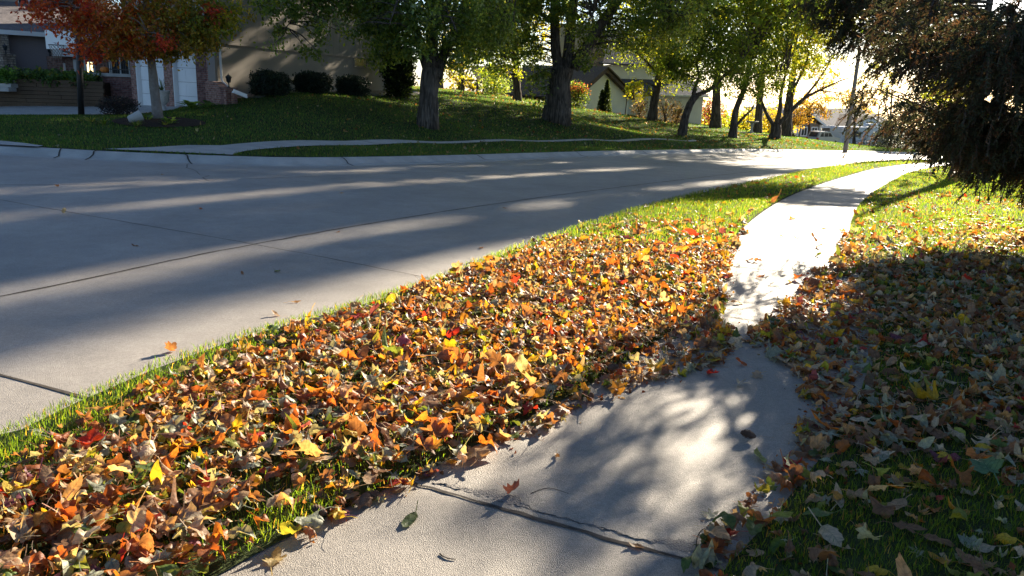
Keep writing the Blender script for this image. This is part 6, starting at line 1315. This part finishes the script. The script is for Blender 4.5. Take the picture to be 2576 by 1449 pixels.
rd = [(163, 537, 'cream', 'maple', 'pale leaf standing upright in the sunlit band of the street', 1.3), (430, 887, 'brown', 'maple', 'dark brown leaf standing at the kerb, its shadow on the street', 1.35), (340, 620, 'brown', 'narrow', 'thin dark leaf flat on the shaded street', .1), (143, 470, 'brown', 'maple', 'crumpled dark leaf on the far lane', .5), (408, 440, 'tan', 'oval', 'pale leaf on the far lane', .2), (505, 527, 'rust', 'oval', 'rust leaf on the sunlit band', .3), (850, 585, 'brown', 'narrow', 'dark twig-like leaf beside the long street joint', .1), (698, 685, 'green', 'oval', 'small green leaf on the near lane', .1), (745, 762, 'tan', 'narrow', 'pale leaf near the verge on the street', .4), (692, 795, 'tan', 'oval', 'curled tan leaf at the verge edge of the street', .5), (1210, 625, 'brown', 'oval', 'small dark leaf close to the grass edge of the street', .3), (610, 690, 'brown', 'narrow', 'tiny dark leaf on the near lane', .2), (860, 487, 'tan', 'oval', 'small pale leaf far across the street', .2), (1270, 525, 'brown', 'oval', 'dark leaf beyond the long joint', .2)]
for (u, v, c, k, lb, ti) in rd:
    p = gpix(u, v, zroad); mb = MB(); make_leaf(mb, k, .085 if ti < 1 else .10, C_[c], p[0], p[1], zroad(p[0], p[1]), .005, ti, (.6, .4, .8), rgP); tag(mb.build('fallen_leaf', 'leaf', own_origin=True, smooth=True), lb, 'leaf', 'single leaves on the street')
def cone(u, v, lb, yaw, onwalk=False):
    p = gpix(u, v, lambda x, y: gz(x, y)+.01); L, R = .062, .019; mb = MB(); rg = rgP
    M_ = np.array(Matrix.Rotation(yaw, 3, 'Z')@Matrix.Rotation(PI/2-.15, 3, 'Y'))
    c = np.array([p[0], p[1], g1(p[0], p[1])+.022+(.012 if not onwalk else 0)])
    lathe(mb, [(.004, 0), (.012, .008), (.0135, .03), (.008, .055), (.002, .062)], c, 10, axis=M_)
    n = 95
    for i in range(n):
        f = (i+.5)/n; a = i*2.39996; r = R*math.sin(PI*(.12+.83*f))**.7; z = f*L
        o = np.array([math.cos(a), math.sin(a), 0]); s = np.array([-math.sin(a), math.cos(a), 0])*.0052
        b0 = o*r*.55+[0, 0, z-.002]; e = o*(r*1.12)+[0, 0, z+.009]
        V = np.array([b0-s*.6, b0+s*.6, e+s, e-s, o*(r*1.16)+[0, 0, z+.0125]])@M_.T+c; mb.add(V, [[[0, 1, 2, 3]], [[3, 2, 4]]])
    tag(mb.build('pine_cone', 'cone', own_origin=True), lb, 'cone', 'spruce cones along the sidewalk')
for (u, v, lb, yw) in ((908, 1268, 'upper cone of the cone cluster at the verge edge', .4), (888, 1272, 'left cone of the cone cluster at the verge edge', 2.2), (905, 1285, 'lower cone of the cone cluster at the verge edge', 1.2), (822, 1308, 'cone lying alone below the cone cluster', 2.9), (1020, 1168, 'upright-looking cone at the corner of the verge by the joint', 1.7), (1525, 945, 'cone lying between leaves on the sunny sidewalk edge', .2), (1900, 1110, 'dark cone at the shaded right edge of the sidewalk', 2.8)): cone(u, v, lb, yw)
# dry needles and twigs
mb = MB(); n = 2600; x = rgP.uniform(-1.0, 4.5, n); y = rgP.uniform(2.1, 9, n); dl, dr = seg_dist(x, y, WL), seg_dist(x, y, WR)
k = (np.minimum(dl, dr) < rgP.exponential(.07, n)+.01) & (rgP.uniform(0, 1, n) < np.clip(1.6-y/6, .2, 1)); x, y = x[k], y[k]; n = len(x); a = rgP.uniform(0, PI, n); l = rgP.uniform(.02, .07, n)
d = np.stack([np.cos(a)*l, np.sin(a)*l, rgP.uniform(-.05, .12, n)*l], 1); s = np.stack([-np.sin(a), np.cos(a), np.zeros(n)], 1)*.0011; c = np.stack([x, y, gz(x, y)+.016+rgP.uniform(0, .01, n)], 1)
mb.add(np.stack([c-s, c+s, c+d+s, c+d-s], 1).reshape(-1, 3), [np.arange(4*n).reshape(n, 4)]); tag(mb.build('dry_needles', 'straw', loc=(0, 0, 0)), 'rusty dry conifer needles gathered along the sidewalk edges', 'needles', kind='stuff')
mb = MB(); n = 1500; y = rgP.uniform(2.6, 6.2, n); x = np.interp(y, NK[:, 1], NK[:, 0])-np.abs(rgP.normal(0, .05, n))-.01; t0 = np.interp(y+.1, NK[:, 1], NK[:, 0])-np.interp(y, NK[:, 1], NK[:, 0]); a = np.arctan2(.1, t0)+rgP.normal(0, .35, n); l = rgP.uniform(.03, .14, n)
d = np.stack([np.cos(a)*l, np.sin(a)*l, rgP.uniform(-.02, .1, n)*l], 1); s = np.stack([-np.sin(a), np.cos(a), np.zeros(n)], 1)*.0016; c = np.stack([x, y, ramp(x, y)-.092+rgP.uniform(0, .08, n)*np.exp(-np.abs(x-np.interp(y, NK[:, 1], NK[:, 0]))/.04)], 1)
mb.add(np.stack([c-s, c+s, c+d+s, c+d-s], 1).reshape(-1, 3), [np.arange(4*n).reshape(n, 4)]); tag(mb.build('dry_debris', 'straw', loc=(0, 0, 0)), 'dry straw and stems swept along the kerb of the verge', 'debris', kind='stuff')
def twig(pix, r, lb, zf=zwalk):
    p = [gpix(u, v, zf) for u, v in pix]; p = [np.array([q[0], q[1], zf(q[0], q[1])+r+.001]) for q in p]; mb = MB(); l = smooth_line(p, .02); tube(mb, l, np.linspace(r, r*.5, len(l)), 6); tag(mb.build('twig', 'bark', own_origin=True, smooth=True), lb, 'twig', 'twigs on the sidewalk')
twig([(1106, 1398), (1118, 1404), (1133, 1409), (1146, 1410)], .0028, 'short bent dark twig on the nearest slab')
twig([(1752, 1378), (1755, 1352), (1775, 1330), (1830, 1325)], .0022, 'long curved black stem arching at the right edge of the sidewalk')
twig([(1335, 1245), (1380, 1230), (1430, 1243)], .0016, 'thin reddish stem trailing from the purple leaf')
twig([(2125, 617), (2150, 621), (2185, 622)], .012, 'thick dark stick lying at the right edge of the far sidewalk')
